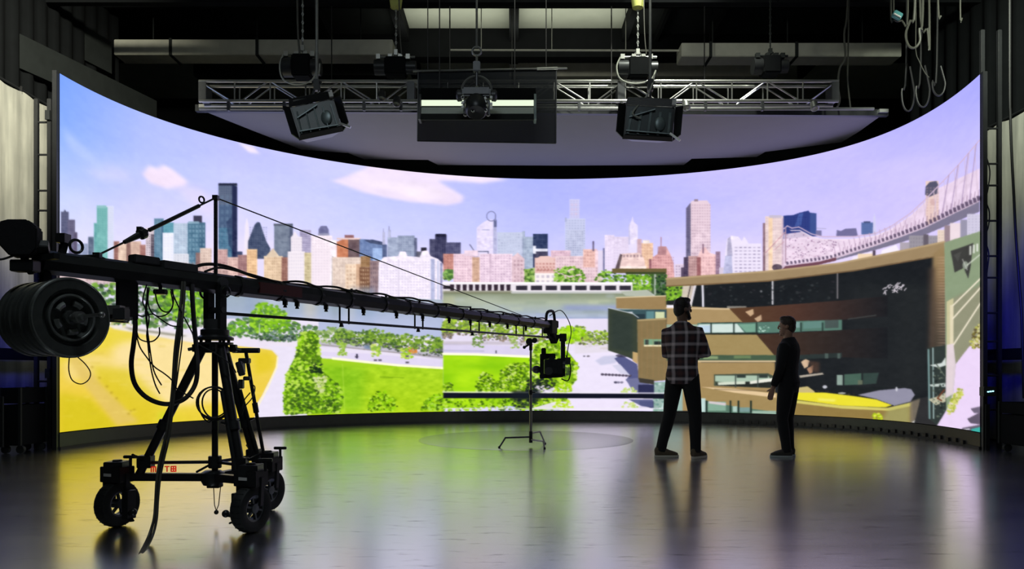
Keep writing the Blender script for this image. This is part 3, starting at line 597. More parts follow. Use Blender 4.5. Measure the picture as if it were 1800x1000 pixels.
    for cx, cy, w, h in ((800, 572, 26, 12), (830, 574, 26, 11), (866, 581, 26, 12), (900, 580, 30, 14), (940, 584, 30, 16), (1010, 588, 30, 14), (1050, 594, 28, 12), (786, 578, 10, 12)):
        F([(cx - w, cy + 4), (cx - w * .6, cy - h), (cx + w * .6, cy - h), (cx + w, cy + 4), (cx + w * .5, cy + h), (cx - w * .5, cy + h)], 95, 4, [(150, 180, 60), (120, 150, 50), (96, 120, 60), (170, 204, 60)])
        F([(cx - w * .9, cy + h * .5), (cx + w * .9, cy + h * .5), (cx + w * .9, cy + h * 1.4), (cx - w * .9, cy + h * 1.4)], 26, 3.2, [(84, 84, 70), (120, 110, 110), (150, 130, 110)])
    F([(975, 578), (1004, 572), (1030, 582), (1024, 604), (980, 604)], 110, 4.6, [(160, 214, 20), (130, 186, 20), (180, 224, 60)])
    P([(779, 604), (870, 607), (935, 610), (935, 624), (779, 622)], (212, 203, 232), .9); L([(779, 616), (850, 617)], 3, (180, 176, 206), .6)
    F([(830, 588), (846, 586), (850, 610), (832, 610)], 34, 3.4, [(90, 130, 50), (110, 150, 60)]); F([(896, 592), (910, 592), (912, 612), (898, 612)], 26, 3, [(140, 176, 70), (170, 200, 100)]); R(871, 873, 616, 621, (70, 66, 80)); L([(856, 576), (856, 604)], 1.2, (200, 200, 210))
    R(779, 930, 600, 606, (150, 140, 140), .35, 1)
    P([(779, 622), (860, 624), (935, 628), (935, 712), (779, 718)], lambda X, Y: np.stack([156 + 0 * X, 212 + 0 * X, 22 + 0 * X], -1).astype(np.float32))
    b_ = box(779, 935, 626, 716); m_ = ((XX[b_] > 779) & (XX[b_] < 935) & (YY[b_] > 627)).astype(np.float32)
    PIC[b_] += (m_ * (n_mid[b_] - .5) * 60)[..., None] * np.array([1, .7, .2], np.float32)
    L([(779, 622), (840, 623), (930, 627)], 4, (252, 248, 222))
    P([(985, 620), (1060, 606), (1078, 612), (1121, 640), (1126, 668), (1152, 690), (1172, 700), (1172, 722), (985, 722)], (231, 222, 243))
    P([(1010, 600), (1075, 600), (1075, 618), (1010, 622)], (222, 214, 226), .9, 1); F([(1018, 592), (1070, 596), (1070, 606), (1018, 606)], 40, 3, [(110, 120, 70), (160, 190, 70), (90, 86, 70)])
    P([(1046, 634), (1060, 626), (1090, 624), (1082, 638), (1056, 642)], (196, 196, 222), .9, 1)
    P([(1080, 630), (1092, 624), (1120, 640), (1124, 668), (1150, 682), (1150, 692), (1118, 690), (1100, 668), (1106, 660), (1090, 642)], (84, 88, 132)); P([(1100, 666), (1122, 664), (1150, 680), (1150, 692), (1112, 688)], (110, 112, 150))
    E(1094, 625, 12, 3, (60, 56, 80), .8)
    for x in range(1059, 1108, 6): E(x, 658 + (x - 1059) * .05, 3, 2.2, [(70, 62, 80), (150, 140, 160), (50, 46, 70)][x % 3], .9)
    P([(1076, 642), (1090, 640), (1108, 660), (1090, 656)], (206, 204, 226), .9)
    for x in (1082, 1087, 1093): E(x, 672, 3, 2, [(60, 56, 80), (120, 116, 140)][x % 2], .9)
    E(1062, 612, 8, 2, (214, 204, 206), .9); E(1034, 626, 3, 1.6, (80, 76, 80), .7); E(1027, 626, 2, 1.4, (60, 60, 70), .7)
    tr = [(906, 720), (902, 690), (880, 680), (880, 650), (905, 636), (930, 640), (940, 606), (960, 598), (985, 602), (1000, 620), (1016, 640), (1010, 672), (996, 690), (1000, 720)]
    P(tr, (120, 166, 24)); F(tr, 520, 5, [(168, 214, 20), (140, 190, 20), (190, 226, 70), (96, 140, 24), (60, 90, 30), (206, 226, 130)])
    F([(924, 668), (976, 662), (978, 688), (924, 690)], 50, 5, [(26, 36, 30), (44, 60, 30), (30, 40, 40)]); F([(958, 634), (1000, 632), (1002, 662), (958, 664)], 60, 4.5, [(50, 66, 40), (70, 96, 40), (36, 46, 36)])
    for cx, cy, s in ((854, 672, 17), (898, 664, 20), (788, 680, 8), (880, 682, 12), (914, 650, 14)):
        F([(cx - s, cy + s), (cx - s, cy - s * .2), (cx - s * .4, cy - s), (cx + s * .5, cy - s), (cx + s, cy), (cx + s, cy + s)], int(s * 7), 3.6, [(120, 170, 20), (60, 96, 14), (166, 212, 30), (200, 220, 120), (80, 120, 20)])
    F([(940, 680), (985, 672), (980, 690), (940, 690)], 16, 4, [(214, 206, 220)]); P([(950, 690), (985, 676), (1004, 676), (1030, 690)], (228, 218, 238), .9)
    F([(972, 690), (976, 676), (990, 668), (1004, 676), (1006, 690)], 60, 3.6, [(168, 214, 20), (196, 226, 70), (130, 180, 20)]); F([(1092, 690), (1098, 682), (1110, 680), (1122, 690)], 24, 3, [(206, 220, 130), (180, 206, 110)])
    P([(1148, 672), (1174, 670), (1174, 724), (1148, 724)], (150, 176, 168)); F([(1148, 672), (1174, 672), (1174, 722), (1148, 722)], 40, 3.4, [(110, 146, 140), (190, 214, 210), (130, 166, 150)])
    R(1122, 1150, 676, 692, (44, 46, 80)); R(1124, 1149, 705, 717, (48, 50, 84))
    F([(779, 702), (860, 700), (905, 702), (905, 720), (779, 722)], 110, 4, [(160, 210, 30), (120, 170, 20), (190, 222, 80), (60, 96, 20)])
    F([(900, 702), (950, 702), (940, 716), (900, 718)], 30, 4.5, [(24, 34, 34), (60, 90, 30), (40, 56, 44)]); P([(930, 719), (975, 706), (1100, 703), (1150, 719), (1100, 722)], (232, 222, 243), .9); F([(970, 716), (976, 704), (1002, 704), (1006, 716)], 36, 3.4, [(168, 214, 20), (196, 226, 70)]); F([(1092, 716), (1098, 706), (1116, 706), (1122, 716)], 22, 3, [(206, 220, 130), (180, 206, 110)]); P([(1105, 702), (1148, 702), (1148, 716), (1128, 714)], (84, 88, 130), .9)
    P([(779, 690), (1150, 692), (1174, 692), (1174, 701), (1120, 700), (779, 700)], (18, 20, 34)); L([(779, 689), (1172, 691)], 2.5, (234, 228, 240), .7)
    R(900, 950, 686, 704, (22, 28, 34), .8, 2)
    R(779, 1172, 717, 719, (236, 232, 240), .6)

    # ---- curved building: left end
    tan, tan_l = (132, 113, 77), (172, 150, 108)
    P([(1083, 523), (1172, 520), (1172, 545), (1083, 542)], (152, 126, 86)); L([(1083, 523), (1172, 520)], 2, (214, 196, 160)); R(1086, 1172, 544, 563, (60, 84, 90)); R(1136, 1150, 547, 561, (96, 136, 140)); R(1152, 1168, 548, 560, (206, 214, 170)); R(1096, 1112, 548, 556, (196, 200, 210)); R(1100, 1134, 552, 562, (40, 56, 64))
    P([(1119, 562), (1174, 559), (1174, 668), (1150, 670), (1122, 665)], tan); L([(1119, 563), (1174, 560)], 3, tan_l); R(1132, 1164, 596, 608, (120, 160, 130)); R(1134, 1140, 597, 606, (50, 60, 60)); R(1150, 1162, 600, 606, (40, 50, 50)); R(1132, 1166, 606, 609, (226, 214, 176)); G(1123, 1172, 566, 664, 10, 100, (160, 124, 84), .35, .15, 2)
    P([(1069, 541), (1090, 545), (1112, 552), (1120, 560), (1121, 636), (1100, 626), (1069, 616)], (58, 66, 54)); P([(1074, 546), (1112, 556), (1112, 620), (1074, 612)], (48, 58, 54), .8, 3); L([(1069, 541), (1112, 551), (1122, 558)], 1.5, (190, 196, 200)); P([(1112, 618), (1121, 620), (1121, 640), (1112, 634)], (190, 160, 110))
    P([(1122, 664), (1150, 668), (1150, 676), (1124, 672)], (60, 56, 50))
    # ---- curved building: main part
    P([(1171, 500), (1350, 486), (1500, 468), (1660, 440), (1662, 760), (1172, 760)], (28, 31, 35))
    R(1172, 1232, 566, 722, (160, 134, 90)); R(1172, 1232, 570, 586, (150, 168, 150)); R(1172, 1232, 625, 634, (74, 90, 70)); R(1172, 1200, 668, 722, (150, 176, 168))
    for x, w, a in ((1560, 60, .5), (1610, 30, .6), (1480, 60, .3)): R(x - w, x + w, 500, 690, (38, 41, 43), a, 10)
    P([(1172, 500), (1216, 500), (1216, 545), (1172, 545)], (120, 160, 60)); F([(1172, 502), (1216, 502), (1216, 530), (1172, 530)], 90, 4, [(120, 176, 40), (90, 140, 40), (150, 200, 60), (40, 60, 40)]); R(1172, 1205, 528, 537, (36, 40, 40)); P([(1200, 502), (1224, 502), (1210, 545), (1196, 545)], (214, 196, 190), .9); L([(1222, 502), (1212, 545)], 4, (220, 214, 220)); L([(1214, 502), (1204, 545)], 2, (70, 60, 60))
    L([(1235, 502), (1236, 538)], 3.6, (226, 224, 236)); L([(1358, 492), (1358, 534)], 3, (200, 198, 204)); L([(1472, 480), (1472, 524)], 2.5, (116, 112, 116))
    F([(1240, 504), (1470, 490), (1470, 530), (1240, 536)], 60, 4, [(34, 40, 44), (50, 48, 54), (30, 36, 40), (60, 64, 66)], .5); E(1338, 512, 2, 2, (130, 130, 136), .8)
    P([(1172, 536), (1240, 540), (1282, 542), (1306, 566), (1172, 568)], (166, 140, 98)); L([(1172, 541), (1282, 543)], 3, (205, 180, 142)); R(1172, 1196, 536, 541, (236, 230, 240)); R(1278, 1312, 538, 542, (200, 190, 176), .6)
    P([(1282, 542), (1350, 538), (1480, 528), (1560, 520), (1560, 556), (1480, 562), (1306, 567)], lambda X, Y: np.stack([np.interp(X, [1282, 1400, 1500, 1560], [92, 76, 48, 30]), np.interp(X, [1282, 1400, 1500, 1560], [64, 52, 40, 31]), np.interp(X, [1282, 1400, 1500, 1560], [44, 44, 40, 35])], -1).astype(np.float32))
    P([(1310, 548), (1324, 543), (1325, 552), (1319, 556)], (196, 164, 130)); P([(1326, 560), (1338, 553), (1339, 562), (1332, 566)], (190, 160, 130))
    P([(1226, 568), (1310, 567), (1480, 562), (1480, 580), (1330, 586), (1226, 586)], (84, 118, 106)); P([(1228, 570), (1296, 569), (1308, 584), (1228, 585)], (204, 220, 214)); R(1226, 1250, 572, 584, (186, 206, 224)); P([(1298, 570), (1328, 569), (1328, 583), (1312, 584)], (116, 160, 140)); F([(1332, 574), (1352, 572), (1352, 582), (1332, 584)], 16, 2.4, [(190, 220, 206), (90, 140, 120)])
    for x in (1250, 1290, 1330, 1408, 1446): L([(x, 568), (x, 586)], 2.6, (40, 56, 52))
    P([(1412, 566), (1444, 564), (1444, 576), (1412, 578)], (96, 132, 124)); P([(1450, 563), (1474, 562), (1474, 576), (1450, 577)], (70, 82, 80)); R(1394, 1406, 566, 576, (120, 150, 146))
    L([(1240, 587), (1332, 586)], 3, (36, 40, 36))
    P([(1228, 588), (1330, 588), (1362, 625), (1228, 626)], (157, 136, 90)); P([(1330, 588), (1480, 580), (1560, 575), (1560, 630), (1362, 625)], lambda X, Y: np.stack([np.interp(X, [1330, 1420, 1500, 1560], [72, 54, 40, 29]), np.interp(X, [1330, 1420, 1500, 1560], [50, 43, 36, 31]), np.interp(X, [1330, 1420, 1500, 1560], [39, 39, 37, 35])], -1).astype(np.float32))
    R(1228, 1364, 624, 634, (70, 90, 70)); R(1236, 1262, 626, 631, (130, 150, 110)); R(1290, 1320, 625, 630, (104, 126, 88)); P([(1364, 626), (1480, 620), (1480, 628), (1364, 634)], (44, 52, 52)); R(1450, 1456, 621, 630, (76, 90, 86)); R(1472, 1477, 621, 630, (76, 90, 86))
    L([(1226, 635), (1362, 635)], 3, (208, 184, 146)); P([(1224, 637), (1362, 637), (1362, 690), (1224, 690)], (160, 134, 90))
    P([(1255, 658), (1350, 656), (1362, 662), (1362, 682), (1255, 678)], (70, 80, 66)); P([(1257, 660), (1350, 660), (1358, 672), (1300, 676), (1257, 670)], (168, 190, 170)); P([(1258, 674), (1358, 668), (1362, 682), (1262, 678)], (40, 44, 40)); P([(1262, 672), (1310, 670), (1310, 675), (1262, 677)], (206, 214, 196)); P([(1318, 670), (1360, 664), (1360, 670), (1318, 675)], (226, 226, 214))
    for x in (1293, 1332): L([(x, 658), (x, 680)], 2, (60, 70, 66)); R(x + 2, x + 18, 658, 664, (50, 60, 56))
    P([(1224, 682), (1300, 684), (1364, 690), (1400, 706), (1400, 728), (1300, 718), (1230, 702)], (158, 134, 88)); P([(1232, 680), (1290, 683), (1364, 692), (1364, 699), (1290, 690)], (222, 194, 152)); L([(1256, 684), (1362, 688)], 1.5, (80, 66, 50), .5)
    P([(1228, 702), (1300, 716), (1400, 728), (1400, 736), (1228, 736)], (86, 116, 100)); R(1232, 1240, 700, 724, (190, 214, 210)); R(1244, 1276, 706, 722, (130, 166, 146)); P([(1246, 705), (1276, 708), (1276, 713), (1246, 709)], (206, 196, 200)); R(1288, 1296, 714, 724, (170, 196, 186)); R(1300, 1318, 716, 724, (120, 150, 146)); R(1322, 1364, 722, 730, (150, 176, 160))
    for x in (1242, 1284, 1298, 1320): R(x - 1.5, x + 1.5, 704, 726, (30, 44, 40))
    # dark recess with its own lit details
    P([(1405, 660), (1446, 655), (1448, 658), (1406, 664)], (176, 166, 152)); P([(1408, 636), (1416, 631), (1423, 634), (1420, 644), (1414, 648)], (206, 176, 146)); P([(1418, 648), (1430, 641), (1428, 655), (1423, 657)], (170, 130, 104)); P([(1420, 634), (1440, 636), (1440, 655), (1430, 655)], (84, 62, 52), .7, 2)
    R(1471, 1481, 659, 677, (140, 160, 150)); P([(1484, 658), (1514, 656), (1514, 676), (1484, 677)], (70, 96, 84)); P([(1517, 656), (1545, 655), (1540, 674), (1517, 676)], (52, 68, 64)); R(1508, 1516, 668, 676, (96, 104, 86))
    P([(1490, 560), (1540, 553), (1540, 555), (1490, 562)], (62, 64, 64)); R(1462, 1560, 680, 686, (30, 34, 36))
    for k in range(34):
        x = rg.uniform(1550, 1590); y = rg.uniform(500, 514); L([(x, y), (x + rg.uniform(-4, 5), y + rg.uniform(-5, 5))], 1.6, (226, 216, 226), .85)
    F([(1400, 682), (1480, 690), (1520, 694), (1520, 697), (1400, 692)], 44, 3, [(40, 40, 36), (30, 34, 30), (60, 56, 46)]); P([(1400, 692), (1404, 681), (1420, 679), (1432, 688), (1432, 694)], (196, 178, 120)); E(1450, 680, 4, 3, (206, 206, 216), .9); E(1480, 691, 7, 1.6, (200, 200, 190), .8)
    P([(1397, 702), (1400, 690), (1450, 690), (1500, 696), (1540, 702), (1568, 712), (1556, 716), (1480, 713)], (230, 218, 52)); P([(1436, 700), (1470, 702), (1466, 706), (1440, 704)], (240, 236, 130), .7, 1)
    P([(1508, 694), (1545, 686), (1590, 682), (1602, 684), (1608, 694), (1600, 706), (1572, 713), (1540, 701)], (142, 140, 160)); E(1576, 684, 2, 4, (206, 206, 216), .9)
    P([(1396, 703), (1480, 713), (1556, 717), (1604, 708), (1606, 745), (1580, 745), (1500, 738), (1396, 730)], (142, 119, 67)); P([(1396, 703), (1480, 713), (1560, 717), (1606, 706), (1600, 714), (1564, 722), (1480, 718), (1396, 708)], (214, 206, 110), .9); P([(1560, 720), (1600, 712), (1600, 744), (1550, 740)], (160, 160, 104), .7, 3)
    F([(1534, 740), (1534, 728), (1542, 724), (1550, 730), (1551, 741)], 44, 3, [(196, 214, 20), (160, 190, 20), (220, 226, 90)]); P([(1600, 706), (1618, 700), (1618, 738), (1606, 746), (1600, 744)], (120, 110, 96), .9, 1); L([(1604, 744), (1614, 736)], 4, (206, 206, 206), .8)
    P([(1618, 700), (1662, 690), (1650, 748), (1606, 748)], (46, 46, 48))
    # the parapet and the column at its right end
    P([(1171, 489), (1260, 484), (1350, 476), (1475, 462), (1575, 442), (1660, 424), (1660, 446), (1645, 450), (1500, 475), (1350, 493), (1240, 501), (1171, 503)], (154, 131, 98)); L([(1171, 490), (1350, 477), (1475, 463), (1575, 443), (1660, 425)], 3, (178, 154, 118)); L([(1171, 503), (1350, 494), (1500, 476), (1645, 451)], 2, (120, 94, 66))
    P([(1640, 446), (1664, 430), (1664, 630), (1634, 630)], lambda X, Y: np.stack([np.interp(Y, [430, 480, 540, 630], [152, 140, 98, 60]), np.interp(Y, [430, 480, 540, 630], [128, 116, 82, 56]), np.interp(Y, [430, 480, 540, 630], [90, 84, 66, 50])], -1).astype(np.float32), 1, 2); G(1640, 1662, 450, 612, 40, 5, (200, 166, 140), .4); R(1632, 1644, 470, 630, (74, 62, 54), .7, 3)
    # glazed stair
    P([(1630, 612), (1664, 606), (1664, 745), (1648, 748), (1632, 735)], (48, 56, 54)); L([(1632, 615), (1634, 735)], 3, (120, 150, 150)); L([(1640, 612), (1641, 735)], 2.4, (150, 172, 170)); P([(1634, 642), (1655, 638), (1662, 628), (1663, 642), (1650, 646)], (206, 214, 210)); P([(1634, 676), (1662, 673), (1662, 680), (1636, 679)], (196, 206, 200)); P([(1632, 702), (1650, 696), (1662, 690), (1662, 706), (1645, 712)], (190, 186, 160)); L([(1660, 685), (1648, 700), (1655, 704)], 2.5, (110, 60, 40)); L([(1646, 640), (1660, 660)], 2, (90, 100, 90)); F([(1640, 645), (1660, 645), (1660, 735), (1640, 735)], 26, 3, [(80, 96, 86), (30, 36, 36), (110, 120, 104)])
    # ---- far right building, street
    P([(1660, 426), (1724, 406), (1724, 780), (1664, 780)], (136, 152, 122)); P([(1664, 530), (1724, 500), (1724, 660), (1670, 660)], (142, 142, 118), 1, 2)
    P([(1671, 441), (1711, 427), (1706, 470), (1702, 490), (1694, 471), (1678, 479)], (62, 62, 60)); P([(1676, 448), (1690, 442), (1684, 460)], (80, 80, 78), .7); E(1697, 466, 5, 7, (156, 166, 150), .8); L([(1692, 456), (1700, 474)], 2, (206, 206, 200), .6); L([(1700, 466), (1722, 448)], 2.4, (206, 212, 196), .8)
    for x in (1706, 1712, 1718): R(x - 2, x + 1.5, 432 - (x - 1706) * .3, 448 - (x - 1706) * .5, (226, 228, 220), .85)
    P([(1664, 530), (1676, 524), (1676, 640), (1674, 690), (1664, 690)], (196, 190, 150)); R(1670, 1676, 536, 620, (226, 214, 186), .8)
    for a, b in (((1675, 537), (1724, 489)), ((1675, 560), (1724, 505)), ((1676, 606), (1724, 532))): L([a, b], 2.6, (232, 222, 200))
    P([(1724, 596), (1708, 604), (1692, 624), (1680, 640), (1676, 690), (1664, 720), (1646, 750), (1646, 790), (1724, 790)], (229, 208, 240))
    P([(1664, 606), (1676, 604), (1680, 640), (1676, 692), (1662, 700)], (222, 206, 216), .9)
    F([(1704, 612), (1706, 590), (1720, 570), (1724, 570), (1724, 612)], 44, 4, [(214, 206, 150), (120, 110, 50), (180, 180, 80), (90, 76, 50)]); F([(1666, 728), (1668, 708), (1682, 684), (1690, 680), (1692, 694), (1680, 714), (1672, 728)], 60, 4, [(196, 206, 90), (160, 170, 60), (214, 206, 130)])
    P([(1700, 736), (1724, 724), (1724, 746), (1706, 744)], (96, 86, 104)); P([(1706, 718), (1724, 714), (1724, 726), (1712, 726)], (110, 100, 120)); P([(1684, 764), (1692, 752), (1724, 746), (1724, 768)], (96, 88, 104)); P([(1704, 766), (1708, 754), (1724, 750), (1724, 770)], (60, 170, 160)); L([(1690, 756), (1704, 754)], 2, (220, 220, 230))

    # a little sensor softness and tonal grain
    for c in range(3): PIC[..., c] = .45 * PIC[..., c] + .55 * blur(PIC[..., c], 1)
    PIC += ((n_fine - .5) * 6)[..., None]
    PIC = np.clip(PIC, 0, 255)
    return PIC, pcol, PW, PH, plan_depth, FOC, WALL_TOP, WALL_LOW, EYE
PICTURE, pcol, PW, PH, plan_depth, FOC, WALL_TOP, WALL_LOW, EYE = paint()
# ---------------------------------------------------------------- room shell
struct(MB().box((0, 8, -.05), (30, 26, .1)).build('floor', 'floor', loc=(0, 0, 0)))
struct(MB().box((0, 8, 8.05), (30, 26, .1)).build('ceiling', 'concrete'))
struct(MB().box((0, 19.05, 4), (30, .1, 8)).build('wall_back', 'dark_shell'))
struct(MB().box((-13.05, 8, 4), (.1, 26, 8)).build('wall_left', 'dark_shell'))
struct(MB().box((13.05, 8, 4), (.1, 26, 8)).build('wall_right', 'dark_shell'))
struct(MB().box((0, -4.95, 4), (30, .1, 8)).build('wall_front', 'dark_shell'))
def hbeam(n, px0, px1, y0, y1, D, mat, depth=.3):
    a = at(px0, y1, D); b = at(px1, y0, D)
    return struct(MB().box(((a.x + b.x) / 2, D + depth / 2, (a.z + b.z) / 2), (b.x - a.x, depth, b.z - a.z)).build('trim_%d' % n, mat))
hbeam(1, -200, 2000, -60, 12, 12.9, 'dark_shell', .06)                     # first roof girder
hbeam(2, -200, 2000, 50, 100, 15.1, 'dark_shell')                     # second roof girder
hbeam(3, -100, 1900, -12, 4, 11.3, 'dark_shell', .12)
# purlins across the ceiling bays
for i, (pa, pb) in enumerate(((690, 708), (895, 912), (1105, 1116), (1166, 1172), (1268, 1276), (1500, 1512), (560, 566), (380, 390))):
    xa = at(pa, 0, 14.2).x; xb = at(pb, 0, 14.2).x
    struct(MB().box(((xa + xb) / 2, 15.2, 7.86), (xb - xa, 3.6, .28)).build('trim_%d' % (4 + i), 'dark_shell'))
# dark sheets stand in for the shade over the outer ceiling bays
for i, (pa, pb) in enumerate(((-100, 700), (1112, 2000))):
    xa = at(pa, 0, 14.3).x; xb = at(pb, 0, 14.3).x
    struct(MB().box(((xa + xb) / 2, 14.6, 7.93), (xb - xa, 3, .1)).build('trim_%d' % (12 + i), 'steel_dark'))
hbeam(14, 895, 1345, 104, 134, 16.2, 'steel_dim', .25)
hbeam(15, 340, 690, 108, 132, 16.2, 'steel_dark', .25)
# sloping side girder, upper left
a0 = at(40, 57, 11.36); a1 = at(186, 131, 12.97); d = (a1 - a0)
mb = MB(); mb.bar(a0 - d * 1.2 + Vector((0, 0, .28)), a1 + Vector((0, 0, .28)), .25, .56); struct(mb.build('trim_16', 'steel_dark'))
mb = MB(); mb.bar(a0 - d * 1.2 + Vector((.25, -.5, -.55)), a1 + d * .6 + Vector((.35, -.5, -.55)), .2, .5); struct(mb.build('trim_17', 'steel_dark'))
# low grey ducts hung under the girders
for (pa, pb, ya, yb, D, lab, splits) in ((200, 690, 69, 96, 13.2, 'long grey boxed duct under the roof left of the hanging frame', (300, 452)), (1198, 1585, 75, 99, 13.2, 'grey boxed duct under the roof right of the hanging frame', (1249, 1400))):
    A = at(pa, yb, D); Bq = at(pb, ya, D); c = (A + Bq) / 2
    th = thing('ceiling_duct', (c.x, D + .2, A.z), lab, 'duct', 'grey ducts below the roof')
    MB().box((c.x, D + .2, c.z), (Bq.x - A.x, .4, Bq.z - A.z)).build('duct_body', 'steel_dim', th, .01)
    for s in splits:
        x = at(s, 0, D).x; MB().box((x, D + .2, c.z), (.05, .44, Bq.z - A.z + .03)).build('flange', 'steel_dark', th)
    for s in (pa + 60, (pa + pb) / 2, pb - 60):
        x = at(s, 0, D).x; MB().cyl((x, D + .2, Bq.z), (x, D + .2, 8.0), .012, n=8).build('hanger_rod', 'steel_dark', th)
# thin service pipe between the ducts
p = MB().cyl(at(790, 88, 13.4), at(1197, 89, 13.4), .02, n=8)
for s in (846, 970, 1100): p.cyl(at(s, 88, 13.4), Vector((at(s, 88, 13.4).x, 13.4, 8.0)), .008, n=6)
tag(p.build('service_pipe', 'steel_dim', loc=at(790, 88, 13.4)), 'thin horizontal pipe under the roof between the two grey ducts', 'pipe')

# ---------------------------------------------------------------- side drapes, dark sheets above them, rails
def drape(name, X, y0, y1, z0, z1, mat, amp, lab, cat, thick=.02, wave=.34, uneven=0):
    mb = MB(); n = 90; rows = 8; sgn = 1 if X < 0 else -1
    for side in (0, 1):
        base = len(mb.v)
        for j in range(rows + 1):
            for i in range(n + 1):
                y = y0 + (y1 - y0) * i / n; t = j / rows
                top = z1 - .035 * abs(math.sin(y * PI / .62)) + uneven * (math.sin(y * 2.1) + .6 * math.sin(y * 5.3 + 1))
                x = X + amp * (.5 + .5 * (1 - t)) * math.sin(y / wave * 2 * PI + .8 * math.sin(y * 1.7)) + side * thick * -sgn
                mb.v.append(Vector((x, y, z0 + (top - z0) * t)))
        for j in range(rows):
            for i in range(n):
                a = base + j * (n + 1) + i; mb.f.append((a, a + 1, a + n + 2, a + n + 1))
    return mb
th = thing('white_drape', (-6.95, 10.4, 0), 'white cloth drape hung left of the screen, lit at its top', 'drape')
drape('cloth', -6.95, 7.2, 13.2, .02, 4.97, 'curtain', .011, '', '').build('cloth', 'curtain', th, angle=80)
mb = MB(); mb.cyl((-7.0, 7.1, 5.0), (-7.0, 13.3, 5.0), .025, n=8); mb.build('hanging_pipe', 'black_metal', th)
mb = MB()
for k in range(10): mb.cyl((-6.97, 7.4 + k * .62, 4.93), (-6.97, 7.4 + k * .62, 5.04), .018, n=6).cut()
mb.build_each('tie_cord', 'cable_black', th)
th = thing('white_drape', (6.95, 10.4, 0), 'white cloth drape hung right of the screen behind a ladder frame', 'drape')
drape('cloth', 6.95, 7.2, 13.2, .02, 4.54, 'curtain', .011, '', '').build('cloth', 'curtain', th, angle=80)
mb = MB(); mb.cyl((7.0, 7.1, 4.57), (7.0, 13.3, 4.57), .025, n=8); mb.build('hanging_pipe', 'black_metal', th)
# dark sheet standing in for the darkness above each drape
tag(drape('darkness_sheet', -7.15, 7.2, 13.4, 4.75, 7.97, 'dark_shell', .04, '', '').build('darkness_sheet', 'dark_shell', loc=(-7.15, 10, 4.75), angle=80), 'dark sheet standing in for the darkness above the left white drape', 'drape')
tag(drape('darkness_sheet', 7.15, 7.2, 13.4, 4.4, 7.97, 'dark_shell', .04, '', '').build('darkness_sheet', 'dark_shell', loc=(7.15, 10, 4.4), angle=80), 'dark sheet standing in for the darkness above the right white drape', 'drape')
# side rails
for X, lab in ((-6.55, 'dark horizontal rail on posts in front of the left drape'), (6.55, 'dark horizontal rail on posts in front of the right drape')):
    th = thing('guard_rail', (X, 9, 0), lab, 'rail', 'rails along the side drapes')
    MB().box((X, 9.7, 1.22), (.06, 4.6, .15)).build('rail', 'black_paint', th, .01)
    for y in (7.6, 9.2, 10.6, 11.8): MB().box((X, y, .58), (.06, .06, 1.16)).build('post', 'black_paint', th)
# road cases at the foot of each drape
def road_case(c, size, label, rz=0):
    th = thing('road_case', (c[0], c[1], 0), label, 'case', 'black road cases at the sides')
    R_ = Matrix.Rotation(rz, 3, 'Z'); w, d, h = size; z0 = .1
    MB().box((c[0], c[1], z0 + h * .35), (w, d, h * .7), R_).build('body', 'dark_shell', th, .008)
    MB().box((c[0], c[1], z0 + h * .86), (w, d, h * .27), R_).build('lid', 'dark_shell', th, .008)
    mb = MB()
    for i in (-1, 1):
        for j in (-1, 1): mb.box(Vector(c[:2] + (z0 + h / 2,)) + R_ @ Vector((i * w / 2, j * d / 2, 0)), (.03, .03, h), R_).cut()
    mb.build_each('corner_trim', 'steel_dark', th)
    for i in (-1, 1):
        for j in (-1, 1):
            p = Vector((c[0], c[1], .05)) + R_ @ Vector((i * w * .38, j * d * .38, 0)); MB().cyl(p + Vector((0, -.02, 0)), p + Vector((0, .02, 0)), .05, n=12).build('caster', 'rubber', th)
    return th
road_case((-6.24, 8.45), (.5, .5, .60), 'black road case on the floor at the left end of the screen', .1)
road_case((-6.04, 9.15), (.24, .5, .70), 'narrow black case standing against the left ladder frame', 0)
road_case((-6.2, 7.3), (.5, .5, .55), 'black road case at the left picture edge behind the counterweights', .2)
road_case((6.28, 8.95), (.36, .6, .52), 'black road case on the floor right of the screen', 0)
road_case((6.2, 8.25), (.5, .5, .5), 'black road case farthest right in front of the drape rail', -.1)
# little box with cyan lights, right
th = thing('power_box', (6.02, 9.3, .64), 'small dark box with cyan indicator lights right of the screen', 'electrical box')
c = at(1741, 688, 9.3); MB().box(c + Vector((0, .05, 0)), (.16, .1, .12)).build('housing', 'black_paint', th, .006)
for k in (-1, 0, 1): MB().box(c + Vector((k * .03, -.003, .004 * k)), (.02, .008, .015)).build('indicator_light', 'light_cyan', th)
MB().box((c.x, 9.37, .29), (.05, .04, .58)).build('post', 'black_paint', th)
# ladder frames beside the screen
def ladder(xa, xb, y, z0, z1, rungs, label):
    th = thing('ladder_frame', ((xa + xb) / 2, y, 0), label, 'ladder frame', 'ladder frames at the screen ends')
    for x in (xa, xb): MB().box((x, y, z1 / 2), (.05, .05, z1)).build('rail', 'black_paint', th, .006)
    for z in rungs: MB().cyl((xa, y, z), (xb, y, z), .014, n=8).build('rung', 'black_paint', th)
    mb = MB()
    for z in (rungs[0] - .02, rungs[len(rungs) // 2], rungs[-2]): mb.box((xb if xa < 0 else xa, y - .03, z + .1), (.06, .05, .12)).cut()
    mb.build_each('clamp', 'black_metal', th)
def zr(ys, D): return [1 + (652 - y) / 1300 * D for y in ys]
ladder(-6.12, -5.95, 9.52, 0, 4.5, zr((215, 272, 335, 370, 430, 490, 550, 610, 670, 730), 9.52), 'slim black ladder frame beside the left end of the screen')
ladder(6.07, 6.29, 9.55, 0, 5.4, zr((226, 288, 326, 388, 450, 488, 550, 600, 660, 720), 9.55), 'black ladder frame with cables beside the right end of the screen')
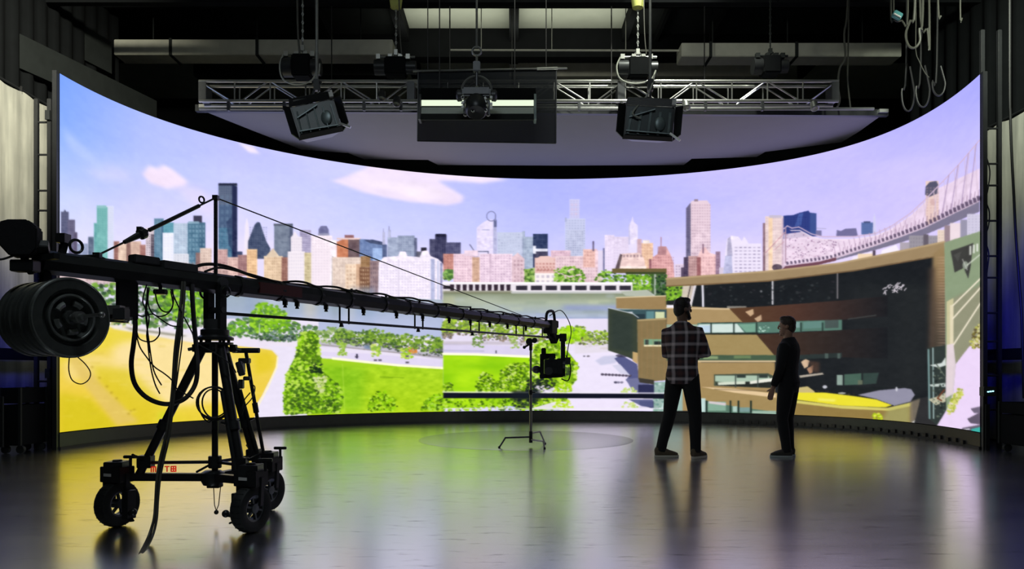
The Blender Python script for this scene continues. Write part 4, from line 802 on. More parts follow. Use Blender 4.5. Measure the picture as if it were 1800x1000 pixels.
cable('cable', [at(1732, 270, 9.4), at(1740, 300, 9.4), at(1737, 330, 9.4), at(1733, 352, 9.4), at(1739, 372, 9.4), at(1738, 395, 9.4), at(1732, 420, 9.4), at(1738, 445, 9.4), at(1736, 470, 9.4), at(1733, 492, 9.4)], .008, 'cable_black', 'thin black cable looped down the right ladder frame')
cable('cable', [Vector((at(1775, 0, 9.3).x, 9.3, 7.99)), at(1775, 130, 9.3), at(1776, 200, 9.3), at(1778, 260, 9.3), at(1782, 340, 9.3), at(1786, 420, 9.3), at(1792, 500, 9.3), at(1796, 560, 9.3), at(1800, 700, 9.3)], .016, 'cable_black', 'thick black cable hanging down in front of the right white drape')

# ---------------------------------------------------------------- LED wall
ncol = PW; xs = pcol; dep = plan_depth(xs); Xw = (xs - 900) / FOC * dep
led = thing('led_wall', (0, 14.5, 0), 'giant curved LED wall showing a sunny river city skyline', 'LED screen')
zz = WALL_TOP + (WALL_LOW - WALL_TOP) * np.linspace(0, 1, PH)
co = np.zeros((PH, PW, 3), np.float32); co[..., 0] = Xw[None] - 0; co[..., 1] = dep[None] - 14.5; co[..., 2] = zz[:, None]
me = bpy.data.meshes.new('display')
idx = np.arange(PH * PW, dtype=np.int32).reshape(PH, PW)
quads = np.stack([idx[:-1, :-1], idx[1:, :-1], idx[1:, 1:], idx[:-1, 1:]], -1).reshape(-1)
nf = (PH - 1) * (PW - 1)
me.vertices.add(PH * PW); me.vertices.foreach_set('co', co.reshape(-1))
me.loops.add(nf * 4); me.loops.foreach_set('vertex_index', quads)
me.polygons.add(nf); me.polygons.foreach_set('loop_start', np.arange(0, nf * 4, 4, dtype=np.int32))
me.update(calc_edges=True)
att = me.attributes.new('led', 'FLOAT_COLOR', 'POINT')
lin = np.where(PICTURE / 255 <= .04045, PICTURE / 255 / 12.92, ((PICTURE / 255 + .055) / 1.055) ** 2.4)
rgba = np.ones((PH, PW, 4), np.float32); rgba[..., :3] = lin
att.data.foreach_set('color', rgba.reshape(-1))
dm = bpy.data.materials.new('led_pixels'); dm.use_nodes = True; nt = dm.node_tree; nt.nodes.clear()
an = nt.nodes.new('ShaderNodeAttribute'); an.attribute_name = 'led'; em = nt.nodes.new('ShaderNodeEmission'); em.inputs['Strength'].default_value = LED_POWER
mo = nt.nodes.new('ShaderNodeOutputMaterial'); nt.links.new(an.outputs['Color'], em.inputs['Color']); nt.links.new(em.outputs[0], mo.inputs['Surface'])
dm.cycles.emission_sampling = 'NONE'
me.materials.append(dm); disp = bpy.data.objects.new('display', me); COL.objects.link(disp); disp.parent = led
# plan outline for the cabinet behind, the plinth and the frames
k = np.linspace(0, PW - 1, 121).astype(int); pl = np.stack([Xw[k], dep[k]], 1)
tg = np.gradient(pl, axis=0); tg /= np.linalg.norm(tg, axis=1)[:, None]; nr = np.stack([-tg[:, 1], tg[:, 0]], 1)      # outward
def curved(o0, o1, z0, z1):
    mb = MB(); n = len(pl)
    for o, z in ((o0, z0), (o0, z1), (o1, z1), (o1, z0)):
        for q in range(n): mb.v.append(Vector((pl[q, 0] + nr[q, 0] * o, pl[q, 1] + nr[q, 1] * o, z)))
    for a in range(4):
        b = (a + 1) % 4
        for q in range(n - 1): mb.f.append((a * n + q, a * n + q + 1, b * n + q + 1, b * n + q))
    mb.f.append((0, n, 2 * n, 3 * n)); mb.f.append((n - 1, 4 * n - 1, 3 * n - 1, 2 * n - 1)); return mb
curved(.012, .06, .205, WALL_TOP + .012).build('cabinet_backs', 'dark_shell', led)
curved(.0, .07, .03, .208).build('base_plinth', 'plinth', led)
curved(-.012, .0, .0, .032).build('toe_strip', 'rubber', led)
for q, s in ((0, -1), (-1, 1)):
    c = Vector((pl[q, 0] + nr[q, 0] * .03 + s * 0, pl[q, 1] - .03, 2.4)); MB().box(c + Vector((s * .008, 0, 0)), (.055, .04, 4.8)).build('end_frame', 'black_paint', led)
mb = MB()
for q in range(86, 119):
    mb.box((pl[q, 0] - nr[q, 0] * .016, pl[q, 1] - nr[q, 1] * .016, .05 + .012 * (q % 2)), (.07, .03, .05), Matrix.Rotation(math.atan2(tg[q, 1], tg[q, 0]), 3, 'Z')).cut()
mb.build_each('cable_clip', 'cable_black', led)

# ---------------------------------------------------------------- overhead LED ceiling (switched off)
ZC = 4.97
def on_ceil(px, py): D = 1300 * (ZC - 1) / (652 - py); return Vector(((px - 900) / 1300 * D, D, ZC))
outline = [(365, 198), (950, 202), (1545, 206), (1512, 230), (1480, 250), (1345, 267), (1330, 276), (1216, 279), (1202, 290), (985, 291), (770, 290), (752, 281), (640, 280), (612, 269), (530, 263), (440, 228)]
poly = [on_ceil(*p) for p in outline]
th = thing('led_ceiling', (0, 12.5, ZC), 'unlit grey LED ceiling panel hung over the curved screen', 'LED ceiling')
MB().prism(poly, (0, 0, .12)).build('panel', 'off_led', th)
mb = MB(); a, b = poly[0], poly[2]; mb.bar(a + Vector((-.15, -.06, .04)), b + Vector((.1, -.06, .04)), .08, .1); mb.build('front_edge', 'black_metal', th)
for p in (poly[0], poly[2]):
    MB().box(p + Vector((0, -.12, .05)), (.14, .08, .05)).build('corner_clamp', 'alu', th)
for p in (Vector((-3, 12.3, 0)), Vector((0, 13.4, 0)), Vector((3.2, 12.3, 0)), Vector((-1, 11.9, 0)), Vector((1.6, 11.9, 0))): MB().cyl(p + Vector((0, 0, ZC + .11)), p + Vector((0, 0, 8.0)), .01, n=6).build('hanger_cable', 'cable_black', th)

# round painted patch on the floor
tag(MB().lathe((.2, 10.85, 0), (0, 0, 1), [(0.001, .006), (1.5, .006), (1.56, .001)], 64).build('floor_disc', 'mat', loc=(.2, 10.85, 0)), 'round grey turntable disc in the floor around the thin stand', 'floor disc')
# ---------------------------------------------------------------- lighting truss and pipes
x0, x1 = at(350, 0, 10.9).x, at(1474, 0, 10.9).x; zt, zb = 5.27, 4.98; yf, yb_ = 10.9, 11.1
tr = thing('lighting_truss', ((x0 + x1) / 2, 11.0, zb), 'long silver box truss running across above the ceiling panel edge', 'truss')
for y in (yf, yb_):
    for z in (zt, zb): MB().cyl((x0, y, z), (x1, y, z), .024, n=10).build('chord', 'alu', tr)
nb = 18; step = (x1 - x0) / nb
for i in range(nb):
    xa = x0 + i * step; xm = xa + step / 2
    for y in (yf, yb_):
        MB().cyl((xa, y, zt), (xa, y, zb), .011, n=6).build('brace', 'alu', tr)
        a, b = ((xa, y, zt), (xm + step * .4, y, zb)) if i % 2 == 0 else ((xa + .1, y, zb), (xa + step * .95, y, zt))
        MB().cyl(a, b, .011, n=6).build('brace', 'alu', tr)
for px in (356, 722, 1092, 1468):
    x = at(px, 0, 10.9).x; MB().box((x, 11.0, (zt + zb) / 2), (.11, .24, zt - zb - .02)).build('splice_plate', 'dark_grey', tr, .006)
pipe = thing('batten_pipe', (0, 10.86, 4.85), 'straight black and silver pipe slung just below the truss', 'pipe')
MB().cyl((x0 + .02, 10.86, 4.85), (x1 + .5, 10.86, 4.85), .022, n=10).build('pipe', 'alu_dull', pipe)
for px in (402, 500, 640, 705, 1018, 1092, 1205, 1240, 1340, 1430): 
    x = at(px, 0, 10.86).x; MB().box((x, 10.86, 4.885), (.04, .06, .13)).build('pipe_clamp', 'dark_grey', pipe, .005)
# small fixtures clamped under the truss
for px, py, lab in ((698, 178, 'small black lamp clamped under the truss left of the hanging frame'), (1205, 185, 'small pale lamp hanging from the truss right of centre'), (1430, 186, 'small round lamp at the far right of the truss'), (672, 168, 'tiny black clamp lamp under the left truss')):
    c = at(px, py, 10.7); t2 = thing('clamp_lamp', c, lab, 'lamp', 'small lamps on the truss')
    MB().lathe(c + Vector((0, 0, .05)), (0, -.5, -1), [(.001, 0), (.05, .01), (.06, .12), (.045, .13), (.001, .12)], 14).build('lamp_body', 'alu_dull' if px in (1205, 1430) else 'black_metal', t2)
    MB().bar(c + Vector((0, 0, .04)), Vector((c.x, 10.87, 4.98)), .02).build('bracket', 'dark_grey', t2)

# ---------------------------------------------------------------- chain hoists
def hoist(px, yt, yb, w, D, label, mat='cable_pale', bag=None, loop=True, dim=False):
    c = at(px, (yt + yb) / 2, D); h = (yb - yt) / 1300 * D; ww = w / 1300 * D
    th = thing('chain_hoist', c, label, 'hoist', 'chain hoists above the truss')
    MB().box(c, (ww * .5, .24, h * .9)).build('motor_body', 'dark_shell', th, .02)
    MB().cyl(c + Vector((-ww * .25, 0, 0)), c + Vector((-ww * .5, 0, 0)), h * .4, n=18).build('motor_cover', 'black_metal', th)
    MB().cyl(c + Vector((ww * .25, 0, 0)), c + Vector((ww * .48, 0, 0)), h * .34, n=18).build('gear_cover', 'black_metal', th)
    m2 = 'steel_dark' if dim else 'alu'  # dim hoist: its weaker light is put into a darker metal colour
    mb = MB(); mb.cyl(c + Vector((-ww * .46, -.05, h * .47)), c + Vector((ww * .46, -.05, h * .47)), .018, n=8)
    for q in (-.4, -.12, .12, .3): mb.box(c + Vector((ww * q, -.06, h * .46)), (.06, .07, .07))
    mb.build('carry_bar', m2, th)
    mb = MB(); top = Vector((c.x, D, 7.99)); zc = c.z + h * .55
    n = int((min(top.z, 8) - zc) / .06)
    for i in range(n):
        p = Vector((c.x, D, zc + .06 * i + .03)); mb.tube([p + Vector((0, 0, -.03)), p + Vector((.012 if i % 2 else 0, .0 if i % 2 else .012, 0)), p + Vector((0, 0, .03))], .009, 5); mb.tube([p + Vector((0, 0, -.03)), p - Vector((.012 if i % 2 else 0, .0 if i % 2 else .012, 0)), p + Vector((0, 0, .03))], .009, 5)
    mb.box((c.x, D, 7.975), (.08, .08, .05)); mb.cyl((c.x, D, 7.85), (c.x, D, 7.98), .012, n=6); mb.build('chain', 'steel_dark' if dim else 'alu_dull', th)
    mb = MB(); mb.torus(c + Vector((0, 0, h * .62)), (0, 1, 0), .045, .014, 18, 6, -.9, 4.2); mb.box(c + Vector((0, 0, h * .78)), (.05, .05, .08)); mb.build('hook', m2, th)
    if loop:
        mb = MB(); mb.tube(smooth_path([c + Vector((-ww * .46, -.1, h * .4)), c + Vector((-ww * .55, -.1, 0)), c + Vector((-ww * .5, -.1, -h * .5)), c + Vector((-ww * .3, -.1, -h * .75)), c + Vector((0, -.1, -h * .8)), c + Vector((ww * .3, -.1, -h * .62)), c + Vector((ww * .42, -.1, -h * .2))], 4), .012, 6); mb.build('power_lead', mat, th)
    if bag:
        mb = MB(); q = at(px, bag, D); mb.lathe(q, (0, 0, 1), [(.001, -.13), (.08, -.1), (.1, .05), (.06, .2), (.04, .4)], 14); mb.build('chain_bag', 'yellow_cloth', th)
    return th
hoist(532, 97, 140, 66, 10.6, 'black chain hoist hanging above the left floodlight')
hoist(696, 102, 136, 74, 10.9, 'black chain hoist with yellow chain bag left of the hanging frame', bag=2, loop=False)
hoist(1121, 102, 140, 70, 10.9, 'black chain hoist with yellow chain bag above the right floodlight', bag=2)
hoist(1354, 100, 134, 62, 11.0, 'dim chain hoist far right above the truss end', loop=False, dim=True)

# ---------------------------------------------------------------- floodlights
def floodlight(px, py, D, w, h, roll, yaw, pitch, rod_px, label):
    c = at(px, py, D); th = thing('floodlight', c, label, 'floodlight', 'hanging floodlights')
    Rm = (Euler((pitch, 0, yaw)).to_matrix()); Rm = Matrix.Rotation(roll, 3, 'Y') @ Rm
    T = lambda x, y, z: c + Rm @ Vector((x, y, z))
    def frus(w0, h0, y0, w1, h1, y1): 
        return [T(x * w0 / 2, y0, z * h0 / 2) for x, z in ((-1, -1), (1, -1), (1, 1), (-1, 1))] + [T(x * w1 / 2, y1, z * h1 / 2) for x, z in ((-1, -1), (1, -1), (1, 1), (-1, 1))]
    Fq = [(0, 1, 2, 3), (4, 7, 6, 5), (0, 4, 5, 1), (1, 5, 6, 2), (2, 6, 7, 3), (3, 7, 4, 0)]
    MB().add(frus(w, h, -.06, w * .62, h * .6, .34), Fq).build('housing', 'black_metal', th, .012)
    MB().add(frus(w * .9, h * .86, -.075, w * .7, h * .66, -.062), Fq).build('lens', 'glass_dark', th)
    mb = MB()
    for k in range(5): mb.bar(T(-w * .4 + k * w * .2, -.085, -h * .38), T(-w * .36 + k * w * .19, -.085, h * .3), .03, .012)
    mb.bar(T(-w * .44, -.09, -h * .3), T(w * .42, -.09, -h * .34), .045, .012); mb.ball(T(w * .22, -.09, -.02), .07, .02, .09); mb.bar(T(-w * .4, -.09, h * .1), T(w * .1, -.09, h * .36), .05, .012)
    mb.build('reflector_vanes', 'reflector', th)
    def plate(a, b, cq, dq, e=.012): 
        n = ((b - a).cross(dq - a)).normalized() * e; return MB().prism([a, b, cq, dq], n)
    plate(T(-w / 2, -.06, -h / 2), T(w / 2, -.06, -h / 2), T(w * .46, -.26, -h * .52), T(-w * .46, -.26, -h * .52)).build('barn_door', 'dark_shell', th)
    plate(T(-w / 2, -.06, h / 2), T(w / 2, -.06, h / 2), T(w * .46, -.12, h * .68), T(-w * .46, -.12, h * .68)).build('barn_door', 'black_paint', th)
    plate(T(w / 2, -.06, -h / 2), T(w / 2, -.06, h / 2), T(w * .62, -.2, h * .42), T(w * .62, -.2, -h * .42)).build('barn_door', 'black_paint', th)
    plate(T(-w / 2, -.06, -h / 2), T(-w / 2, -.06, h / 2), T(-w * .64, -.2, h * .42), T(-w * .64, -.2, -h * .42)).build('barn_door', 'black_paint', th)
    top = at(rod_px, 150, D + .1)
    mb = MB(); mb.tube([T(-w * .55, .1, 0), T(-w * .5, .1, h * .62), T(-w * .3, .1, h * .74), T(w * .3, .1, h * .74), T(w * .5, .1, h * .62), T(w * .55, .1, 0)], .017, 8); mb.build('yoke', 'alu_dull', th)
    MB().cyl(T(-w * .38, -.1, h * .62), T(w * .42, -.1, h * .66), .016, n=8).build('handle', 'alu', th)
    MB().box(T(w * .46, -.1, h * .6), (.05, .05, .08), Rm).build('latch', 'white_plastic', th); MB().bar(T(w * .42, -.26, -h * .44), T(w * .62, -.3, -h * .66), .025).build('door_lever', 'alu', th)
    MB().cyl(T(0, .1, h * .74), top, .016, n=8).build('spigot', 'dark_grey', th)
    zt_ = 8.0
    MB().cyl(top, Vector((top.x, top.y, zt_)), .019, n=10).build('drop_pipe', 'alu_dull', th)
    mb = MB(); mb.box(top, (.07, .07, .14)); mb.cyl(top + Vector((-.06, 0, .03)), top + Vector((.06, 0, .03)), .02, n=8); mb.build('clamp', 'dark_grey', th)
    return th
floodlight(556, 212, 9.3, .56, .42, -.30, .25, .02, 557, 'black floodlight hanging tilted on a pipe, left of the two')
floodlight(1140, 218, 9.3, .62, .42, .09, -.12, .02, 1143, 'black floodlight hanging level on a pipe, right of the two')
cable('cable', [at(1150, 132, 9.5), at(1146, 150, 9.35), at(1136, 170, 9.3), at(1122, 185, 9.25), at(1112, 200, 9.2), at(1126, 208, 9.2)], .012, 'cable_pale', 'pale power lead dropping into the right floodlight')
cable('cable', [at(562, 112, 9.5), at(560, 130, 9.45), at(552, 140, 9.4), at(560, 155, 9.4), at(557, 172, 9.4)], .009, 'cable_pale', 'thin pale lead along the pipe of the left floodlight')

# ---------------------------------------------------------------- black net frame with strip light and motorised head
th = thing('net_frame', at(855, 122, 10.2), 'black see-through net frame hanging at the centre of the rig', 'net frame')
a, b, c, d = at(735, 122, 10.2), at(978, 123, 10.2), at(977, 252, 10.2), at(734, 248, 10.2)
MB().prism([a, b, c, d], (0, .006, 0)).build('net', 'net', th)
mb = MB()
for p, q in ((b, c), (c, d), (d, a)): mb.cyl(p, q, .008, n=6)
mb.build('rim', 'black_metal', th)
MB().cyl(at(726, 125, 10.18), at(946, 121, 10.18), .014, n=8).build('top_pipe', 'alu_dull', th)
MB().cyl(at(944, 121, 10.18), at(980, 120, 10.18), .02, n=10).build('pipe_sleeve', 'alu', th)
MB().cyl(at(980, 120, 10.18), at(997, 120, 10.18), .012, n=8).build('pipe_end', 'alu', th)
for px in (752, 960):
    p = at(px, 122, 10.18); MB().cyl(p, Vector((p.x, p.y, 8.0)), .007, n=6).build('suspension_wire', 'cable_black', th)
# strip light
Ds = 9.75
th = thing('strip_light', at(840, 180, Ds), 'long strip light with bright white cover below a dark hood at rig centre', 'strip light')
xa, xb = at(741, 0, Ds).x, at(938, 0, Ds).x
def zp(y): return at(0, y, Ds).z
def ext(prof, name, mat, xa_=xa, xb_=xb): return MB().prism([Vector((xa_, Ds + y, z)) for y, z in prof], (xb_ - xa_, 0, 0)).build(name, mat, th, 0)
ext([(.0, zp(175)), (.02, zp(160)), (.09, zp(150)), (.22, zp(147)), (.36, zp(155)), (.4, zp(175))], 'hood', 'dark_shell', xa - .02, xb + .03)
ext([(-.005, zp(176)), (.0, zp(186)), (.03, zp(186)), (.03, zp(176))], 'tube_cover', 'tube_white')
ext([(-.006, zp(186.4)), (-.012, zp(188.6)), (.03, zp(188.6)), (.03, zp(186.4))], 'divider', 'black_metal')
ext([(-.012, zp(189)), (-.05, zp(202)), (-.03, zp(203)), (.02, zp(190))], 'reflector_flap', 'tube_grey')
ext([(-.05, zp(203)), (-.06, zp(213)), (-.03, zp(213)), (-.02, zp(203))], 'lower_flap', 'steel_dark')
for x in (xa - .02, xb + .02):
    MB().prism([Vector((x - .015, Ds + y, z)) for y, z in ((-.08, zp(213)), (-.03, zp(176)), (.0, zp(165)), (.4, zp(165)), (.4, zp(195)), (.1, zp(213)))], (.03, 0, 0)).build('end_plate', 'reflector' if x > 0 else 'dark_grey', th)
for px in (770, 905):
    p = at(px, 150, Ds); MB().cyl(Vector((p.x, Ds + .2, p.z)), Vector((p.x, Ds + .2, 8.0)), .008, n=6).build('suspension_wire', 'cable_black', th)
# motorised head in the middle
Dm = 9.35
th = thing('moving_light', at(838, 180, Dm), 'round black motorised lamp with ring yoke hanging at rig centre', 'stage lamp')
def q(px, py, dy=0): return at(px, py, Dm) + Vector((0, dy, 0))
MB().torus(q(838, 160), (0, 1, 0), .19, .014, 28, 8, -PI, 0).build('ring_yoke', 'alu_dull', th)
MB().torus(q(836, 158, .05), (0, 1, 0), .10, .012, 24, 8).build('inner_ring', 'dark_grey', th)
MB().box(q(838, 166), (.36, .24, .11)).build('base_box', 'dark_grey', th, .02)
MB().lathe(q(838, 188, -.06), (0, -.6, -1), [(.001, -.1), (.12, -.08), (.15, 0), (.14, .1), (.11, .14), (.001, .12)], 22).build('lamp_head', 'black_metal', th)
for s in (-1, 1):
    MB().lathe(q(838 + s * 26, 168), (s, 0, 0), [(.001, 0), (.07, .0), (.075, .05), (.05, .07), (.001, .07)], 18).build('side_disc', 'dark_grey', th)
    MB().box(q(838 + s * 20, 190), (.05, .06, .2)).build('yoke_arm', 'dark_grey', th, .01)
mb = MB()
for k in range(16):
    a = k * .9; mb.box(q(838 + 26 * math.cos(a), 190 + 12 * math.sin(a * 1.7), -.14), (.03, .03, .03), Matrix.Rotation(a, 3, 'Y')).cut()
mb.build_each('fitting', 'alu_dull', th)
MB().cyl(q(838, 152), q(838, 128), .022, n=10).build('spigot', 'dark_grey', th)
MB().box(q(838, 118), (.09, .09, .13)).build('clamp_block', 'dark_grey', th, .01)
MB().torus(q(838, 90), (0, 1, 0), .055, .014, 20, 7).build('shackle', 'alu_dull', th)
MB().cyl(q(838, 110), q(838, 96), .016, n=8).build('swivel', 'alu', th)
MB().cyl(q(838, 84), Vector((q(838, 84).x, Dm, 8.0)), .014, n=8).build('drop_cable', 'alu_dull', th)

# ---------------------------------------------------------------- hanging cables, upper right and left
G_ = 'cables hanging from the roof'
cable('cable', [Vector((at(1493, 0, 11.0).x, 11.0, 7.99)), at(1490, 10, 11), at(1484, 60, 11), at(1486, 100, 11), at(1476, 120, 11), at(1473, 150, 11), at(1476, 175, 11), at(1472, 188, 11)], .016, 'cable_grey', 'grey cable hanging at the right end of the truss, leftmost of the pair', group=G_)
cable('cable', [Vector((at(1494, 0, 11.1).x, 11.1, 7.99)), at(1492, 20, 11.1), at(1491, 90, 11.1), at(1490, 140, 11.1), at(1495, 190, 11.1)], .012, 'cable_grey', 'thin straight cable hanging at the right end of the truss', group=G_)
Dc = 9.8
cable('cable', [Vector((at(1624, 0, Dc).x, Dc, 7.99)), at(1622, 20, Dc), at(1616, 50, Dc), at(1617, 72, Dc), at(1608, 84, Dc), at(1597, 80, Dc), at(1592, 60, Dc), at(1600, 36, Dc), at(1608, 10, Dc), Vector((at(1610, 0, Dc).x, Dc, 7.99))], .016, 'cable_grey', 'looped cable hanging near the top right, bottom bend in view', group=G_)
cable('cable', [Vector((at(1614, 0, Dc + .2).x, Dc + .2, 7.99)), at(1618, 30, Dc + .2), at(1630, 50, Dc + .2), at(1634, 70, Dc + .2), Vector((at(1630, 0, Dc + .3).x, Dc + .3, 7.99))], .014, 'cable_grey', 'doubled cable hanging behind the looped cable at top right', group=G_)
cable('cable', [Vector((at(1572, 0, Dc).x, Dc, 7.99)), at(1566, 10, Dc), at(1572, 34, Dc), at(1585, 36, Dc), at(1596, 20, Dc), Vector((at(1592, 0, Dc).x, Dc, 7.99))], .012, 'cable_grey', 'short hanging cable loop left of the cyan plug at top', group=G_)
cable('cable', [Vector((at(1648, 0, Dc).x, Dc, 7.99)), at(1649, 4, Dc), at(1654, 28, Dc)], .012, 'cable_grey', 'short cable tail at the top right of the loops', group=G_)
cable('cable', [Vector((at(1692, 0, Dc).x, Dc, 7.99)), at(1688, 10, Dc), at(1691, 32, Dc)], .010, 'cable_grey', 'short cable tail at the far top right', group=G_)
cable('cable', [Vector((at(1612, 0, Dc).x, Dc, 7.99)), at(1610, 40, Dc), at(1610, 90, Dc), at(1616, 108, Dc), at(1626, 128, Dc), at(1633, 136, Dc)], .006, 'cable_grey', 'thin slanting cord below the loop at top right', group=G_)
for i, (cx, cy, w, h, lab) in enumerate(((1596, 165, 11, 30, 'dark coiled cable by the right screen corner, first from the truss'), (1622, 160, 12, 28, 'dark coiled cable by the right screen corner, middle one'), (1650, 148, 11, 20, 'dark coiled cable by the right screen corner, last before the edge'))):
    zt2 = Vector((at(cx, 0, 10.2).x, 10.2, 7.99)); pts = [zt2, at(cx - w * .3, cy - h * 1.6, 10.2)] + [at(cx + w * math.cos(t), cy + h * math.sin(t), 10.2) for t in np.linspace(PI * 1.1, -.1 * PI, 9)] + [at(cx + w * .3, cy - h * 1.6, 10.2)]
    cable('coiled_cable', pts, .013, 'cable_black', lab, group='dark coils at the right screen corner')
p = thing('connector_box', at(1577, 27, 9.7), 'small cyan cable connector hanging at the top right', 'connector')
MB().box(at(1577, 27, 9.7), (.12, .06, .09), Matrix.Rotation(.5, 3, 'Y')).build('housing', material('teal_plastic', (.08, .32, .34), .4, 0, .15), p, .01)
MB().cyl(at(1571, 20, 9.7), Vector((at(1570, 0, 9.7).x, 9.7, 7.99)), .01, n=6).build('lead', 'cable_grey', p); MB().box(at(1577, 27, 9.66), (.1, .02, .015), Matrix.Rotation(.5, 3, 'Y')).build('stripe', 'white_plastic', p)
for px, D, r, lab in ((521, 10.5, .014, 'thin vertical cable dropping to the left hoist'), (553, 10.2, .008, 'faint dark cord beside the left floodlight pipe'), (700, 10.8, .010, 'dark slanted cord behind the yellow chain bag on the left'), (1130, 10.8, .008, 'dark cord beside the right chain hoist')):
    cable('cable', [Vector((at(px, 0, D).x, D, 7.99)), at(px + 2, 30, D), at(px + 6, 95, D)], r, 'cable_grey', lab, group=G_)
# ---------------------------------------------------------------- camera crane on its wheeled dolly
CX, CY = -1.96, 4.88
U = Vector((.477, .878, 0)).normalized(); S = Vector((.878, -.477, 0)).normalized()
def arm(t, z, s=0): return Vector((CX, CY, z)) + U * t + S * s
def t_of(px): k = (px - 900) / 1300; return (1.96 + 4.88 * k) / (.477 - .878 * k) * 1.0
cr = thing('camera_crane', (CX, CY, 0), 'long black camera crane on a three-wheeled tripod dolly, left foreground', 'camera crane')
ZA = 1.578
# wheels
wheels = [(Vector((-2.54, 4.76, 0)), 'l'), (Vector((-1.62, 4.59, 0)), 'f'), (Vector((-1.75, 5.3, 0)), 'b')]
HUB = Vector((-1.975, 4.88, .30))
AX = Vector((.93, -.36, 0)).normalized(); FW = Vector((.36, .93, 0)).normalized()
for w, nm in wheels:
    c = w + Vector((0, 0, .148))
    wh = MB(); prof = [(.082, -.034), (.118, -.045), (.140, -.040), (.148, -.02), (.148, .02), (.140, .040), (.118, .045), (.082, .034)]
    wh.lathe(c, AX, prof, 36, closed=True)
    for k in range(24):
        a = 2 * PI * k / 24; z = AX.cross(Vector((0, 0, 1))); p = c + (z * math.cos(a) + Vector((0, 0, 1)) * math.sin(a)) * .147
        wh.bar(p - AX * .03, p + AX * .03, .005, .004)
    wheel = wh.build('wheel', 'rubber', cr, 0)
    hb = MB(); hb.lathe(c, AX, [(.001, -.03), (.03, -.034), (.03, .036), (.001, .038)], 18)
    hb.lathe(c, AX, [(.084, -.03), (.07, -.028), (.07, .028), (.084, .032)], 28)
    z = AX.cross(Vector((0, 0, 1)))
    for k in range(6):
        a = 2 * PI * k / 6 + .3; dv = z * math.cos(a) + Vector((0, 0, 1)) * math.sin(a); hb.bar(c + dv * .025 + AX * .02, c + dv * .078 + AX * .02, .018, .012)
    h = hb.build('hub', 'wheel_hub', wheel)
    fk = MB()
    fk.box(c + Vector((0, 0, .19)) , (.17, .12, .10), Matrix.Rotation(math.atan2(AX.y, AX.x), 3, 'Z'))
    fk.bar(c + AX * -.07 + Vector((0, 0, .2)), c + AX * -.07 + Vector((0, 0, -.02)), .02, .09, up=FW); fk.bar(c + AX * .085 + FW * .0 + Vector((0, 0, .2)), c + AX * .075 + Vector((0, 0, .02)), .02, .035, up=FW)
    fk.build('fork', 'black_paint', cr, .004)
    tg_ = MB(); tg_.box(c + AX * .02 - FW * .066 + Vector((-.02, -.004, .192)), (.062, .004, .018), Matrix.Rotation(math.atan2(AX.y, AX.x), 3, 'Z')); tg_.build('white_tag', 'white_plastic', cr)
    br = MB(); s_ = 1 if nm == 'l' else -1
    br.box(c + AX * .1 * s_ + Vector((0, 0, .0)), (.05, .07, .18), Matrix.Rotation(math.atan2(AX.y, AX.x), 3, 'Z')); br.bar(c + AX * .1 * s_ + Vector((0, 0, -.06)), c + AX * .17 * s_ - FW * .03 + Vector((0, 0, -.045)), .03, .02); br.ball(c + AX * .17 * s_ - FW * .03 + Vector((0, 0, -.04)), .024); br.bar(c + AX * .1 * s_ + Vector((0, 0, -.08)), c + AX * .15 * s_ - FW * .02 + Vector((0, 0, -.1)), .03, .012)
    br.build('brake', 'black_metal', cr, .003)
    kp = MB(); kp.box(w + Vector((0, 0, .375)), (.12, .12, .09)); kp.cyl(w + Vector((0, 0, .3)), w + Vector((0, 0, .43)), .03, n=14); kp.bar(w + Vector((.05, -.02, .45)), w + Vector((.14, -.02, .45)), .02); kp.cyl(w + Vector((.095, -.02, .38)), w + Vector((.095, -.02, .45)), .01, n=8)
    kp.build('king_pin', 'black_metal', cr, .006)
# spider beams from the hub to each wheel
for w, nm in wheels:
    MB().bar(HUB, w + Vector((0, 0, .32)), .055, .05).build('dolly_beam', 'black_paint', cr, .004)
MB().lathe(HUB, (0, 0, 1), [(.001, -.05), (.06, -.05), (.075, -.02), (.075, .03), (.05, .045), (.001, .045)], 20).build('dolly_hub', 'black_metal', cr)
# red lettering standing on the long beam
rl = MB(); A = wheels[0][0] + Vector((0, 0, .346)); dv = (HUB - wheels[0][0]); dv.z = 0; dn = dv.normalized(); nn = Vector((dn.y, -dn.x, 0)).normalized() * .012
def strokes(x0, segs):
    for xa, za, xb, zb_ in segs:
        c = A + dn * (x0 + (xa + xb) / 2) + Vector((0, 0, (za + zb_) / 2)) + nn * 2
        rl.box(c, (max(abs(xb - xa), .007), .006, max(abs(zb_ - za), .007)), Matrix.Rotation(math.atan2(dn.y, dn.x), 3, 'Z'))
X0 = .205
strokes(X0, [(0, .034, .032, .034), (.003, 0, .003, .034), (.016, 0, .016, .034), (.029, 0, .029, .034)])
strokes(X0 + .042, [(0, .034, .03, .034), (.003, 0, .003, .034), (.027, .014, .027, .034), (.003, .016, .027, .016)])
strokes(X0 + .083, [(0, .034, .03, .034), (.015, 0, .015, .034)])
strokes(X0 + .12, [(0, .034, .034, .034), (.003, 0, .003, .034), (.031, 0, .031, .034), (0, .002, .034, .002), (0, .018, .034, .018), (.017, 0, .017, .034)])
rl.build('red_lettering', 'red_glow_vinyl', cr)
